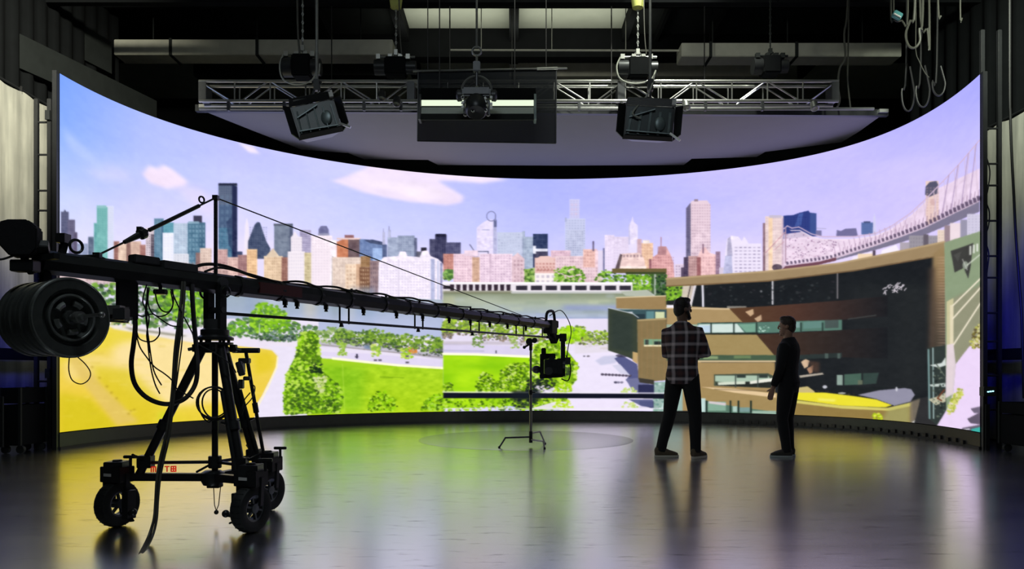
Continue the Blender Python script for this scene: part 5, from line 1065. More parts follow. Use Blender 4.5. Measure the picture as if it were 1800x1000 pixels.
# tripod
TOP = Vector((CX, CY, 1.165))
for w, nm in wheels:
    dvec = (w - Vector((CX, CY, 0))); dvec.z = 0; dvec.normalize()
    a = TOP + dvec * .07; b = Vector((CX, CY, 0)).lerp(w, .78); b.z = .33
    side = dvec.cross(Vector((0, 0, 1)))
    m1 = MB(); m1.cyl(a, b, .03, .026, 14); leg = m1.build('tripod_leg', 'black_paint', cr)
    m2 = MB(); m2.cyl(a.lerp(b, .35) + side * .04, b + side * .04, .014, n=10); m2.build('leg_tube', 'black_metal', leg)
    m3 = MB(); p = a.lerp(b, .62); m3.cyl(p - (b - a).normalized() * .03, p + (b - a).normalized() * .03, .04, n=14); m3.bar(p, p + side * .09 + Vector((0, 0, .03)), .014); m3.cut()
    p = a.lerp(b, .9); m3.box(p, (.09, .07, .08)); m3.bar(p, p - side * .12 + Vector((0, 0, .06)) + dvec * .05, .014); m3.build_each('leg_clamp', 'black_metal', leg, .004)
    m4 = MB(); q0 = Vector((CX + .01, CY, .40)); q1 = Vector((CX, CY, 0)).lerp(w, .66); q1.z = .405; m4.cyl(q0, q1, .011, n=8); m4.build('spreader_bar', 'black_paint', cr)
MB().cyl((CX, CY, 1.16), (CX, CY, .30), .02, n=14).build('centre_pole', 'black_paint', cr)
mb = MB(); mb.cyl((CX, CY, .36), (CX, CY, .44), .042, n=14); mb.bar((CX, CY, .4), (CX - .1, CY - .06, .34), .014); mb.build('pole_clamp', 'black_metal', cr, .003); MB().box((CX, CY, .245), (.08, .08, .025)).build('pole_foot', 'black_metal', cr, .003)
mb = MB(); mb.tube([(CX - .01, CY, .26), (CX + .005, CY - .02, .12), (CX + .016, CY - .02, .085)], .003, 5); mb.tube([(CX + .04, CY, .26), (CX + .032, CY - .02, .12), (CX + .018, CY - .02, .085)], .003, 5); mb.ball((CX + .017, CY - .02, .072), .015); mb.build('pull_cord', 'cable_black', cr)
# levelling head
V0 = Vector((CX, CY, 0))
MB().lathe(V0, (0, 0, 1), [(.001, 1.12), (.085, 1.12), (.10, 1.15), (.075, 1.17), (.115, 1.172), (.115, 1.188), (.001, 1.188)], 30).build('head_base', 'black_metal', cr)
mb = MB()
for k in range(6): a = k * PI / 3 + .52; mb.cyl(V0 + Vector((.085 * math.cos(a), .085 * math.sin(a), 1.187)), V0 + Vector((.085 * math.cos(a), .085 * math.sin(a), 1.205)), .011, n=8).cut()
mb.build_each('head_spacer', 'black_metal', cr)
MB().lathe(V0, (0, 0, 1), [(.001, 1.203), (.118, 1.203), (.118, 1.22), (.09, 1.235), (.09, 1.27), (.06, 1.285), (.001, 1.285)], 30).build('head_plate', 'black_metal', cr)
mb = MB()
for k in range(4): a = k * PI / 2 + .3; p = V0 + Vector((.115 * math.cos(a), .115 * math.sin(a), 1.15)); mb.box(p, (.04, .04, .05)); mb.cyl(p, p + Vector((.05 * math.cos(a), .05 * math.sin(a), -.01)), .012, n=8).cut()
mb.build_each('levelling_knob', 'black_metal', cr, .003)
for s in (-1, 1):
    mb = MB(); mb.box(V0 + S * .055 * s * 1.05 + Vector((0, 0, 1.42)), (.046, .062, .36), Matrix.Rotation(math.atan2(S.y, S.x), 3, 'Z')); mb.build('cradle_plate', 'black_metal', cr, .006)
mb = MB(); mb.cyl(V0 + S * -.09 + Vector((0, 0, ZA)), V0 + S * .09 + Vector((0, 0, ZA)), .035, n=16); mb.cut(); mb.cyl(V0 + S * -.085 + Vector((0, 0, 1.40)), V0 + S * .085 + Vector((0, 0, 1.40)), .02, n=12); mb.cut(); mb.cyl(V0 + Vector((0, 0, 1.28)), V0 + Vector((0, 0, 1.34)), .07, n=18); mb.build_each('pivot', 'dark_grey', cr)
mb = MB(); mb.torus(V0 + S * .1 + Vector((0, 0, 1.52)), S, .035, .008, 16, 6); mb.cut(); mb.torus(V0 + S * -.1 + Vector((0, 0, 1.52)), S, .035, .008, 16, 6); mb.build_each('brake_knob', 'black_metal', cr)
# arm in sections
def arm_r(t): return np.interp(t, [-1.2, 0, 1.2, 3.2, 5.2], [.064, .068, .068, .058, .052])
secs = [(-1.12, -.15), (-.15, .55), (.55, 1.75), (1.75, 3.0), (3.0, 4.2), (4.2, 5.08)]
for a, b in secs:
    n = 8; mb = MB(); ra, rb = arm_r(a), arm_r(b)
    mb.tube([arm(a, ZA), arm(b, ZA)], [ra, rb], 8, ref=(0, 0, 1)); o = mb.build('arm_section', 'black_metal', cr, angle=20)
for t in (.18, .55, .95, 1.3, 1.75, 2.1, 2.55, 3.0, 3.35, 3.75, 4.2, 4.6):
    r = arm_r(t) + .005; MB().cyl(arm(t - .014, ZA), arm(t + .014, ZA), r, n=12).build('arm_band', 'black_paint', cr)
mb = MB()
for t in (.62, .74, 1.05, 1.5, 1.95, 2.35, 2.8, 3.2, 3.6, 4.0, 4.45): mb.box(arm(t, ZA - arm_r(t) - .012), (.03, .03, .03)); mb.cyl(arm(t, ZA - arm_r(t) - .02), arm(t, ZA - arm_r(t) - .045), .008, .016, 8).cut()
for t in (1.35, 1.8, 2.3, 2.75, 3.2, 3.55, 3.9, 4.3, 4.7): mb.bar(arm(t, ZA + arm_r(t) - .01), arm(t, ZA + arm_r(t) + .03), .018).cut()
mb.build_each('arm_clip', 'black_metal', cr)
MB().bar(arm(.32, ZA + .002, .062), arm(.72, ZA + .002, .062), .018, .075).build('maroon_tape', 'maroon', cr)
# parallel rod and its hangers
zr_ = 1.40
MB().cyl(arm(.06, 1.385), arm(5.02, 1.425), .0115, n=10).build('parallel_rod', 'black_metal', cr)
for px in (597, 613, 729, 743, 827, 842, 907, 920, 953, 966):
    t = t_of(px); MB().cyl(arm(t, ZA - arm_r(t) + .01), arm(t, 1.385 + .04 * t / 5 - .014), .008, n=8).build('rod_hanger', 'black_metal', cr)
mb = MB()
for px in (600, 735, 830): t = t_of(px); mb.cyl(arm(t, 1.385 + .04 * t / 5), arm(t, 1.385 + .04 * t / 5 - .04), .01, .02, 8).cut()
mb.build_each('rod_knob', 'black_metal', cr)
# mast and stays
MT = Vector((CX + .005, CY, 2.143))
MB().cyl((CX + .005, CY, ZA), MT, .013, n=10).build('stay_mast', 'black_paint', cr)
mb = MB(); mb.box(MT, (.035, .035, .03)); mb.build('mast_cap', 'black_metal', cr); mb = MB(); mb.torus(MT + U * -.11 + Vector((0, 0, -.035)), S, .02, .006, 16, 6); mb.build('stay_ring', 'black_metal', cr)
RE = arm(-.80, ZA + .075)
MB().cyl(MT, RE, .006, n=8).build('rear_stay', 'cable_black', cr)
MB().cyl(MT.lerp(RE, .16), MT.lerp(RE, .60), .0125, n=10).build('rear_stay_rod', 'black_paint', cr)
mb = MB(); p = MT.lerp(RE, .62); p2 = MT.lerp(RE, .80); mb.tube([p, p.lerp(p2, .12), p.lerp(p2, .3), p.lerp(p2, .36), p2], [.014, .034, .034, .02, .012], 10); mb.box(p.lerp(p2, .3) + Vector((0, 0, .03)), (.03, .03, .03)); mb.build('turnbuckle', 'black_metal', cr)
mb = MB(); mb.tube([RE, RE + Vector((0, 0, -.02)) - U * .12], .006, 6); mb.tube([RE, arm(-.66, ZA + .03)], .006, 6); mb.box(RE, (.04, .03, .03)); mb.build('stay_anchor', 'black_metal', cr)
FE = arm(4.35, ZA + .075)
MB().cyl(MT, FE, .0045, n=6).build('front_stay', 'cable_black', cr)
# things fixed on top of the rear arm
MB().box(arm(t_of(254), ZA + .085), (.07, .17, .05), Matrix.Rotation(-.5, 3, 'Z')).build('control_box', 'dark_grey', cr, .006)
MB().box(arm(t_of(310), ZA + .07), (.10, .25, .055), Matrix.Rotation(-.5, 3, 'Z')).build('battery_box', 'dark_grey', cr, .006)
mb = MB(); mb.tube(smooth_path([arm(-.2, ZA + .07), arm(-.1, ZA + .11), arm(0, ZA + .125), arm(.12, ZA + .12), arm(.35, ZA + .08), arm(.6, ZA + .065)], 5), .011, 7); mb.tube(smooth_path([arm(-.12, ZA + .06, .05), arm(0, ZA + .1, .05), arm(.2, ZA + .09, .05), arm(.5, ZA + .06, .04)], 5), .008, 6)
for k, (ta, tb) in enumerate(((.6, 1.4), (1.4, 2.3), (2.3, 3.2), (3.2, 4.1), (4.1, 5.0))):
    mb.tube(smooth_path([arm(ta + (tb - ta) * f, ZA + arm_r(ta) + .004 + .02 * abs(math.sin(f * 7 + k * 2)), .012 * math.sin(f * 9)) for f in np.linspace(0, 1, 8)], 3), .009, 6)
    mb.tube(smooth_path([arm(ta + (tb - ta) * f, ZA + arm_r(ta) - .002 + .012 * abs(math.sin(f * 5 + k)), -.03) for f in np.linspace(0, 1, 8)], 3), .007, 6)
mb.build('arm_cables', 'cable_black', cr)
# rear hanger plates, counterweights on a cross bar
wc = arm(-1.085, 1.275)
MB().bar(arm(-.62, ZA - .03), arm(-.62, 1.30), .13, .03, up=S).build('hanger_plate', 'black_paint', cr, .006)
MB().bar(arm(-1.085, ZA), wc, .05, .035, up=S).build('hanger_plate', 'black_paint', cr, .006)
MB().bar(arm(-.62, 1.31), wc + Vector((0, 0, .04)), .03, .06).build('weight_yoke', 'black_paint', cr)
MB().cyl(wc + S * -.25, wc + S * .34, .018, n=14).build('weight_bar', 'iron_worn', cr)
for i in range(6):
    s0 = -.095 + i * .046; R0 = .198 - .004 * (i % 2)
    MB().lathe(wc + S * s0, S, [(.02, 0), (R0 - .02, 0), (R0, .006), (R0, .034), (R0 - .02, .042), (.02, .042)], 44, closed=True).build('counterweight', 'iron', cr)
f0 = wc + S * .19
front = MB().lathe(f0, S, [(.02, 0), (.205, 0), (.208, .008), (.208, .038), (.195, .05), (.150, .052), (.140, .030), (.128, .028), (.122, .045), (.108, .047), (.098, .022), (.04, .022), (.035, .05), (.02, .05)], 56, closed=True).build('front_counterweight', 'iron', cr)
mb = MB(); zz_ = S.cross(Vector((0, 0, 1)))
for k in range(5):
    a0 = k * 1.2566 + .5
    pts = [f0 + S * .034 + (zz_ * math.cos(a0 + j * .12) + Vector((0, 0, 1)) * math.sin(a0 + j * .12)) * .076 for j in range(6)]
    mb.tube(pts, .017, 6).cut()
mb.build_each('casting_rib', 'iron_worn', front)  # crescent highlights put into the paler iron of the ribs
mb = MB(); e = wc + S * .28; mb.cyl(e, e + S * .035, .03, n=16); h0 = e + S * .045; hx = Vector((.95, -.2, 0)).normalized(); mb.bar(h0 - hx * .03, h0 + hx * .115 + Vector((0, 0, .012)), .016); mb.ball(h0 + hx * .115 + Vector((0, 0, .01)), .016); mb.cyl(e, h0, .012, n=10); mb.build('lock_handle', 'alu_dull', cr)
mb = MB(); mb.torus(f0 + S * .05, S, .116, .006, 44, 6); mb.cut(); mb.torus(f0 + S * .05, S, .2, .004, 52, 6); mb.build_each('worn_highlight_rim', 'iron_worn', front)  # rim wear and its highlight both put into paler iron
# operator monitor with hood, at the rear
mc = at(41, 420, 3.82)
mb = MB(); oct_ = [(-.055, .098), (.055, .098), (.11, .055), (.11, -.06), (.075, -.098), (-.045, -.098), (-.11, -.03), (-.105, .085)]
mb.prism([mc + Vector((x * .92, -.05, z * .95)) for x, z in oct_], (-.03, .10, 0)); mb.build('monitor_hood', 'cloth_black', cr, .008)
mb = MB(); mb.bar(mc + Vector((0, 0, -.08)), mc + Vector((.03, 0, -.17)), .03); mb.box(mc + Vector((.01, 0, -.14)), (.12, .07, .06)); mb.bar(mc + Vector((.03, 0, -.17)), arm(-1.1, ZA), .035); mb.bar(mc + Vector((.1, 0, -.02)), arm(-1.08, ZA - .02), .05, .05); mb.build('monitor_bracket', 'black_metal', cr, .004)
mb = MB(); mb.bar(arm(-1.14, ZA + .01, -.0), arm(-1.14, ZA + .01, .2), .03); mb.bar(arm(-1.0, ZA + .05), arm(-.98, ZA + .13), .03); mb.box(arm(-.99, ZA + .14), (.05, .06, .05)); mb.torus(arm(-.95, ZA + .1, .05), S, .035, .008, 18, 6); mb.build('rear_handle', 'black_metal', cr)
cable('monitor_lead', [mc + Vector((-.1, -.05, -.04)), mc + Vector((-.115, -.05, -.09)), mc + Vector((-.08, -.06, -.115)), mc + Vector((-.03, -.03, -.09))], .006, 'cable_black', '', parent=cr)
# electronics under the rear arm
MB().box(at(213, 552, 4.2), (.07, .07, .07)).build('junction_box', 'dark_grey', cr, .006)
mb = MB(); mb.bar(at(188, 563, 4.2), at(232, 560, 4.3), .02); mb.ball(at(222, 560, 4.25), .022); mb.box(at(200, 545, 4.2), (.1, .06, .05)); mb.bar(at(200, 545, 4.2), arm(-.62, 1.36), .03); mb.build('cable_connector', 'alu_dull', cr)
mb = MB(); mb.box(at(282, 513, 4.5), (.07, .05, .03)); mb.bar(at(282, 513, 4.5), arm(t_of(282), ZA - .04), .02); mb.build('small_gearbox', 'black_metal', cr, .004)
for px in (321, 338):
    t = t_of(px); MB().cyl(arm(t, ZA), arm(t, 1.42), .012, n=8).build('cable_post', 'black_metal', cr)
# steering bar
mb = MB(); a, b = at(432, 617, 5.2), at(469, 832, 5.27); mb.cyl(a, b, .013, n=10); mb.cyl(a.lerp(b, .42), a.lerp(b, .5), .02, n=10); mb.build('steering_post', 'black_paint', cr)
MB().cyl(at(409, 616, 5.2), at(456, 616, 5.2), .018, n=12).build('steering_handle', 'rubber', cr)
# things strapped on the right leg
mb = MB(); mb.box(at(430, 634, 4.9), (.07, .05, .035)); mb.box(at(424, 646, 4.85), (.04, .05, .07)); mb.cyl(at(419, 636, 4.78), at(426, 660, 4.78), .022, n=12); mb.cut(); mb.cyl(at(428, 665, 4.8), at(440, 665, 4.8), .014, n=10); mb.box(at(424, 675, 4.8), (.03, .04, .06)); mb.build_each('strapped_battery', 'dark_grey', cr, .004)
# front end: bracket, drop post, remote head with camera
E0 = arm(5.08, ZA); Ep = at(986, 590, 9.42)
mb = MB(); mb.box(arm(5.12, ZA - .02), (.13, .16, .17), Matrix.Rotation(-.5, 3, 'Z')); mb.tube(smooth_path([arm(5.0, ZA + .05), arm(5.02, ZA + .14), arm(5.1, ZA + .18), arm(5.22, ZA + .17), arm(5.26, ZA + .02)], 4), .02, 8); mb.bar(arm(5.12, ZA - .06), arm(5.26, ZA - .2), .09); mb.bar(arm(5.02, 1.425), arm(5.2, 1.43), .035); mb.box(arm(5.26, ZA + .02), (.09, .07, .09)); mb.build('tip_bracket', 'black_metal', cr, .006)
HP = Vector((.655, 9.52, 0))
mb = MB(); mb.bar(arm(5.2, 1.44), Vector((HP.x, HP.y, 1.44)), .07, .05); mb.bar(Vector((HP.x, HP.y, 1.46)), Vector((HP.x, HP.y, .93)), .055, .075); mb.box((HP.x, HP.y, 1.43), (.09, .1, .1)); mb.build('head_post', 'black_metal', cr, .006)
hd = MB(); hd.bar(Vector((HP.x, HP.y, .95)), Vector((HP.x - .3, HP.y, .93)), .07, .06); hd.bar(Vector((HP.x - .27, HP.y, .95)), Vector((HP.x - .27, HP.y, 1.22)), .05, .07); hd.build('remote_head', 'black_metal', cr, .006)
cam_ = MB(); cam_.box((HP.x - .14, HP.y - .02, 1.055), (.20, .30, .19)); cam_.box((HP.x - .05, HP.y - .1, 1.06), (.07, .16, .2)); cam_.box((HP.x - .16, HP.y + .05, 1.19), (.13, .13, .07)); cam_.box((HP.x - .15, HP.y - .08, 1.15), (.07, .2, .06)); cam_.box((HP.x - .25, HP.y - .05, 1.22), (.06, .06, .15)); body = cam_.build('camera_body', 'black_metal', cr, .008)
ln = MB(); ln.lathe((HP.x - .14, HP.y + .13, 1.04), (0, 1, 0), [(.001, 0), (.055, 0), (.06, .1), (.065, .2), (.055, .21), (.001, .2)], 20); ln.build('camera_lens', 'dark_grey', body)
mt = MB(); mt.box((HP.x - .14, HP.y + .36, 1.04), (.2, .06, .16)); mt.build('matte_box', 'black_paint', body, .004)
kn = MB(); kn.cyl((HP.x - .19, HP.y - .19, 1.0), (HP.x - .19, HP.y - .17, 1.0), .05, n=18); kn.cut(); kn.cyl((HP.x - .03, HP.y - .1, 1.08), (HP.x + .02, HP.y - .1, 1.08), .05, n=16); kn.cut(); kn.ball((HP.x - .34, HP.y, 1.02), .06, .05, .05); kn.bar((HP.x - .34, HP.y, 1.02), (HP.x - .28, HP.y, .98), .03); kn.cut(); kn.box((HP.x + .06, HP.y, 1.13), (.07, .09, .09)); kn.build_each('head_motor', 'dark_grey', cr)
mb = MB(); mb.tube(smooth_path([arm(5.1, ZA + .12), Vector((.62, 9.5, 1.78)), Vector((.72, 9.5, 1.66)), Vector((.76, 9.5, 1.5)), Vector((.72, 9.5, 1.3)), Vector((.70, 9.5, 1.1))], 5), .006, 6); mb.cut(); mb.tube(smooth_path([(HP.x + .04, HP.y, 1.2), (HP.x + .1, HP.y, 1.05), (HP.x + .07, HP.y, .88), (HP.x - .02, HP.y, .9)], 5), .008, 6); mb.build_each('head_cable', 'cable_black', cr)

# ---------------------------------------------------------------- cables hanging on the crane
def pth(*a): return [at(*p) for p in a]
cable('hose', pth((226, 548, 4.35), (236, 556, 4.4), (238, 575, 4.45), (235, 605, 4.5), (231, 640, 4.5), (236, 672, 4.5), (252, 694, 4.5), (275, 707, 4.5), (300, 710, 4.52), (326, 700, 4.55), (343, 676, 4.6), (347, 646, 4.62), (345, 610, 4.65), (341, 565, 4.65), (338, 520, 4.65), (338, 500, 4.66)), .0145, 'cable_black', 'thick black hose hanging in a wide loop below the crane arm', 'hose', k=5)
cable('cable_bundle', pth((322, 495, 4.58), (319, 530, 4.55), (316, 570, 4.5), (311, 620, 4.48), (306, 680, 4.47), (299, 730, 4.46), (292, 770, 4.45), (285, 805, 4.44), (280, 840, 4.42), (276, 880, 4.40), (272, 910, 4.36), (266, 934, 4.33), (260, 953, 4.26), (246, 980, 4.0), (231, 1003, 3.73), (210, 1040, 3.4), (190, 1080, 3.1)), .0075, 'cable_grey', 'grey bundle of cables running from the crane arm down onto the floor', 'cable', k=4, strands=3, spread=.010)
TH = 'thin leads dangling under the crane arm'
thin = [
 ([(259, 505, 4.4), (258, 540, 4.4), (259, 580, 4.4), (261, 615, 4.4), (266, 650, 4.4), (273, 676, 4.4), (281, 692, 4.4)], 'thin dangling lead with a tip under the crane arm, longest of the straight ones'),
 ([(262, 510, 4.42), (256, 545, 4.42), (262, 600, 4.42), (270, 650, 4.42), (284, 677, 4.42)], 'thin dangling lead ending just above the longest one'),
 ([(240, 590, 4.45), (246, 610, 4.45), (258, 628, 4.45), (272, 645, 4.45), (288, 656, 4.45), (302, 668, 4.45), (312, 684, 4.46), (340, 700, 4.5)], 'thin black lead slanting across from the hose to the tripod leg'),
 ([(262, 505, 4.38), (260, 530, 4.38), (266, 548, 4.38), (278, 556, 4.38), (292, 553, 4.38), (302, 542, 4.38), (305, 525, 4.38), (303, 508, 4.38)], 'small black cable loop directly beneath the rear arm'),
 ([(272, 508, 4.36), (276, 530, 4.36), (284, 545, 4.36), (296, 548, 4.36), (304, 535, 4.36), (300, 512, 4.36)], 'second small cable loop beneath the rear arm'),
 ([(258, 500, 4.4), (251, 530, 4.4), (262, 556, 4.4), (258, 590, 4.4), (264, 620, 4.4)], 'thin wavy lead left of the small cable loops'),
 ([(300, 508, 4.5), (312, 535, 4.5), (325, 560, 4.55), (338, 585, 4.6), (345, 602, 4.65), (380, 622, 4.7), (405, 640, 4.72), (415, 655, 4.74)], 'grey cable crossing from the arm over the tripod top to the leg'),
 ([(240, 552, 4.4), (250, 556, 4.4), (268, 552, 4.4), (281, 560, 4.4), (300, 572, 4.4), (318, 574, 4.45)], 'thin lead running level from the hose end to the cable bundle'),
 ([(280, 575, 4.42), (280, 588, 4.42), (270, 599, 4.42), (256, 600, 4.42), (244, 594, 4.42), (240, 580, 4.42)], 'thin curved lead right of the hose top'),
 ([(321, 560, 4.52), (320, 600, 4.52), (315, 640, 4.5), (308, 690, 4.5), (302, 720, 4.5)], 'thin lead hanging beside the grey cable bundle'),
 ([(122, 627, 3.9), (121, 650, 3.9), (127, 668, 3.9), (142, 675, 3.9), (155, 668, 3.9), (159, 655, 3.9), (150, 640, 3.9), (137, 628, 3.9)], 'thin wire loop hanging below the counterweights'),
 ([(440, 690, 4.95), (428, 706, 4.95), (424, 730, 4.95), (430, 715, 4.95), (444, 698, 5.0), (448, 680, 5.1), (440, 676, 5.1)], 'thin wire loop between the right leg and the steering bar'),
]
for pts, lab in thin:
    cable('thin_lead', pth(*pts), .0042 if 'loop hanging' not in lab else .003, 'cable_black', lab, group=TH, k=5)
for px, py in ((281, 693), (284, 678)):
    pass
# coil on the centre pole
th = thing('cable_coil', at(376, 706, 4.82), 'black coil of cable hung around the tripod centre pole', 'cable coil')
mb = MB()
for k in range(4): mb.torus(at(376 + k * 1.2 - 2, 707 + k, 4.80 + .012 * k), (.2 * (k - 1.5), 1, .12 * (k % 2)), .098 + .006 * (k % 3), .0052, 34, 6)
mb.build('coil', 'cable_black', th); mb = MB(); mb.tube(smooth_path(pth((351, 690, 4.8), (349, 710, 4.8), (355, 730, 4.8), (366, 742, 4.8), (372, 738, 4.8)), 4), .005, 6); mb.build('loose_end', 'cable_black', th)

# ---------------------------------------------------------------- thin grip stand
GX, GY = .246, 9.7
st = thing('grip_stand', (GX, GY, 0), 'thin steel grip stand with spread bent legs below the crane tip', 'stand')
MB().cyl((GX, GY, .10), (GX, GY, .72), .018, n=12).build('lower_tube', 'alu_dull', st)
MB().cyl((GX, GY, .70), (GX, GY, 1.36), .0145, n=12).build('upper_tube', 'alu_dull', st)
mb = MB(); mb.cyl((GX, GY, .06), (GX, GY, .21), .024, n=12); mb.cyl((GX, GY, .69), (GX, GY, .75), .026, n=12); mb.bar((GX, GY, .72), (GX + .06, GY - .02, .72), .014); mb.build('collar', 'black_metal', st)
for tip, knee, zk in ((Vector((-.165, 9.55, .012)), Vector((-.085, 9.58, .135)), .135), (Vector((.415, 9.42, .012)), Vector((.40, 9.46, .10)), .10), (Vector((.45, 10.05, .012)), Vector((.375, 9.93, .185)), .185)):
    mb = MB(); mb.tube(smooth_path([Vector((GX, GY, zk)), Vector((GX, GY, zk)).lerp(knee, .9), knee, knee.lerp(tip, .15), tip], 3), .0115, 8); leg = mb.build('leg', 'dark_grey' if knee.x < 0 else 'alu_dull', st)
    MB().ball(tip + Vector((0, 0, .004)), .016).build('foot', 'rubber', leg)
mb = MB(); mb.cyl((GX - .02, GY - .05, 1.385), (GX - .02, GY + .05, 1.385), .045, n=18); mb.cyl((GX + .05, GY - .04, 1.40), (GX + .05, GY + .04, 1.40), .035, n=14); mb.bar((GX - .02, GY, 1.38), (GX + .08, GY, 1.41), .04); mb.bar((GX - .02, GY, 1.35), (GX - .085, GY - .03, 1.31), .024); mb.ball((GX - .085, GY - .03, 1.31), .022); mb.cyl((GX, GY, 1.27), (GX, GY, 1.36), .022, n=10); mb.build('grip_head', 'black_metal', st, .003)
# ---------------------------------------------------------------- people
def solid(name, mb, mat, parent, vox, smooth=6):
    """weld overlapping forms into one continuous skin"""
    me = bpy.data.meshes.new('raw'); me.from_pydata(list(mb.v), [], mb.f)
    bm = bmesh.new(); bm.from_mesh(me); bmesh.ops.recalc_face_normals(bm, faces=bm.faces); bm.to_mesh(me); bm.free()
    o = bpy.data.objects.new('raw', me); COL.objects.link(o)
    r = o.modifiers.new('r', 'REMESH'); r.mode = 'VOXEL'; r.voxel_size = vox
    s = o.modifiers.new('s', 'SMOOTH'); s.factor = .5; s.iterations = smooth
    dg = bpy.context.evaluated_depsgraph_get(); me2 = bpy.data.meshes.new_from_object(o.evaluated_get(dg)); me2.name = name
    bpy.data.objects.remove(o); bpy.data.meshes.remove(me)
    me2.transform(Matrix.Translation(-world_loc(parent))); me2.polygons.foreach_set('use_smooth', [True] * len(me2.polygons))
    me2.materials.clear(); me2.materials.append(M[mat]); q = bpy.data.objects.new(name, me2); COL.objects.link(q); q.parent = parent; return q

def person(base, yaw, k, head_yaw, arms, legs, mats, label, lean=0, bulk=1.0, beard=False, sleeves=1.0, chin=0):
    """k scales a 1.80 m figure; arms: (elbow, wrist, finger direction) right, left; legs: (knee, ankle, toe yaw) right, left, in the body frame"""
    c, s = math.cos(yaw), math.sin(yaw); Rt = Vector((c, -s, 0)); Fw = Vector((s, c, 0)); base = Vector(base)
    J = lambda x, y, z: base + (Rt * x + Fw * y) * k + Vector((0, 0, z * k))
    D = lambda x, y, z: (Rt * x + Fw * y + Vector((0, 0, z))).normalized()
    th = thing('person', base, label, 'person')
    tors = [(.84, .150, .105, -.01), (.93, .168, .122, -.015), (1.03, .152, .108, 0), (1.14, .152, .108, .005), (1.27, .172, .122, .0), (1.38, .186, .122, -.01), (1.45, .165, .10, -.015), (1.495, .098, .075, -.012), (1.53, .060, .062, -.005)]
    tors = [(z, rx * bulk, ry * bulk, y + lean * (z - .9)) for z, rx, ry, y in tors]
    sh = [J(sx * .172 * bulk, lean * .5 - .012, 1.425) for sx in (1, -1)]
    hip = [J(sx * .095, -.005, .89) for sx in (1, -1)]
    def torso(mb, z0, z1, e):
        T = [q for q in tors if z0 - .06 <= q[0] <= z1 + .06]
        mb.tube([J(0, y, z) for z, rx, ry, y in T], [(rx + e) * k for z, rx, ry, y in T], 20, ref=Fw, ry=[(ry + e) * k for z, rx, ry, y in T])
    # --- body
    b = MB(); torso(b, .84, 1.53, -.012)
    hy = yaw + head_yaw; hR = Vector((math.cos(hy), -math.sin(hy), 0)); hF = Vector((math.sin(hy), math.cos(hy), 0))
    hc = J(0, lean * .75 + .012, 1.675)
    H = lambda x, y, z: hc + (hR * x + hF * y + Vector((0, 0, z))) * k
    HM = Matrix((hR, hF, Vector((0, 0, 1)))).transposed()
    b.tube([J(0, lean * .62 - .01, 1.47), J(0, lean * .68 - .005, 1.54), H(0, -.02, -.05)], [.062 * k, .056 * k, .06 * k], 14)
    b.ball(H(0, -.005, .03), .076 * k, .097 * k, .098 * k, HM, 20, 14)
    b.ball(H(0, .028, -.055), .054 * k, .062 * k, .07 * k, HM, 16, 12)
    b.ball(H(0, .072, -.10), .026 * k, .022 * k, .022 * k, HM)                       # chin
    b.tube([H(0, .092, .03), H(0, .108, -.012), H(0, .10, -.03)], [.008 * k, .0125 * k, .010 * k], 8)   # nose
    b.tube([H(-.045, .072, .042), H(0, .085, .046), H(.045, .072, .042)], .0065 * k, 8)                   # brow
    b.tube([H(-.024, .083, -.062), H(0, .09, -.06), H(.024, .083, -.062)], .008 * k, 8)                # lips
    for sx in (1, -1): b.ball(H(sx * .076, -.012, -.005), .009 * k, .017 * k, .026 * k, HM)            # ears
    hands = MB()
    for i, sx in enumerate((1, -1)):
        el, wr, fd, palm = arms[i]; el = J(*el); wr = J(*wr); fdv = D(*fd); pn = D(*palm)
        b.tube([sh[i] - Rt * sx * .05 * k, sh[i], sh[i].lerp(el, .45), el, el.lerp(wr, .3), wr], [.05 * k, .054 * k, .046 * k, .038 * k, .04 * k, .027 * k], 12)
        ac = fdv.cross(pn).normalized()                                                 # across the palm
        pc = wr + fdv * .05 * k
        b.tube([wr - fdv * .01 * k, wr + fdv * .03 * k, wr + fdv * .085 * k, wr + fdv * .10 * k], [.025 * k, .036 * k, .040 * k, .034 * k], 12, ref=pn, ry=[.018 * k, .016 * k, .014 * k, .011 * k])
        for f, (off, ln_) in enumerate(((-.029, .070), (-.010, .080), (.010, .075), (.028, .058))):
            p0 = wr + fdv * .09 * k + ac * off * k; curl = .35 + .1 * f
            p1 = p0 + (fdv * .42 + pn * .10) * ln_ * k; p2 = p1 + (fdv * (.34 - .08 * curl) + pn * .22 * curl * 2) * ln_ * k; p3 = p2 + (fdv * .16 + pn * .30 * curl * 2) * ln_ * k
            b.tube([p0, p1, p2, p3], [.0092 * k, .0088 * k, .0082 * k, .0065 * k], 8)
        tsd = -1 if True else 1
        q0 = wr + fdv * .025 * k + ac * tsd * .028 * k; b.tube([q0, q0 + (fdv * .5 + ac * tsd * .7 + pn * .3).normalized() * .035 * k, q0 + (fdv * .75 + ac * tsd * .75 + pn * .6).normalized() * .062 * k], [.014 * k, .0105 * k, .0085 * k], 8)
    for i in range(2):
        kn, an, ty = legs[i]; kn = J(*kn); an = J(*an)
        b.tube([hip[i] + Vector((0, 0, .05 * k)), hip[i], hip[i].lerp(kn, .5), kn, kn.lerp(an, .3), kn.lerp(an, .7), an, Vector((an.x, an.y, .04 * k))], [.08 * k, .082 * k, .07 * k, .052 * k, .052 * k, .038 * k, .034 * k, .034 * k], 12)
        fy = yaw + ty; fF = Vector((math.sin(fy), math.cos(fy), 0)); b.tube([Vector((an.x, an.y, .05 * k)) - fF * .03 * k, Vector((an.x, an.y, .05 * k)) + fF * .09 * k, Vector((an.x, an.y, .035 * k)) + fF * .16 * k], [.03 * k, .03 * k, .022 * k], 10)
    body = solid('body', b, mats['skin'], th, .0068 * k, 4)
    # --- eyes
    e_ = MB()
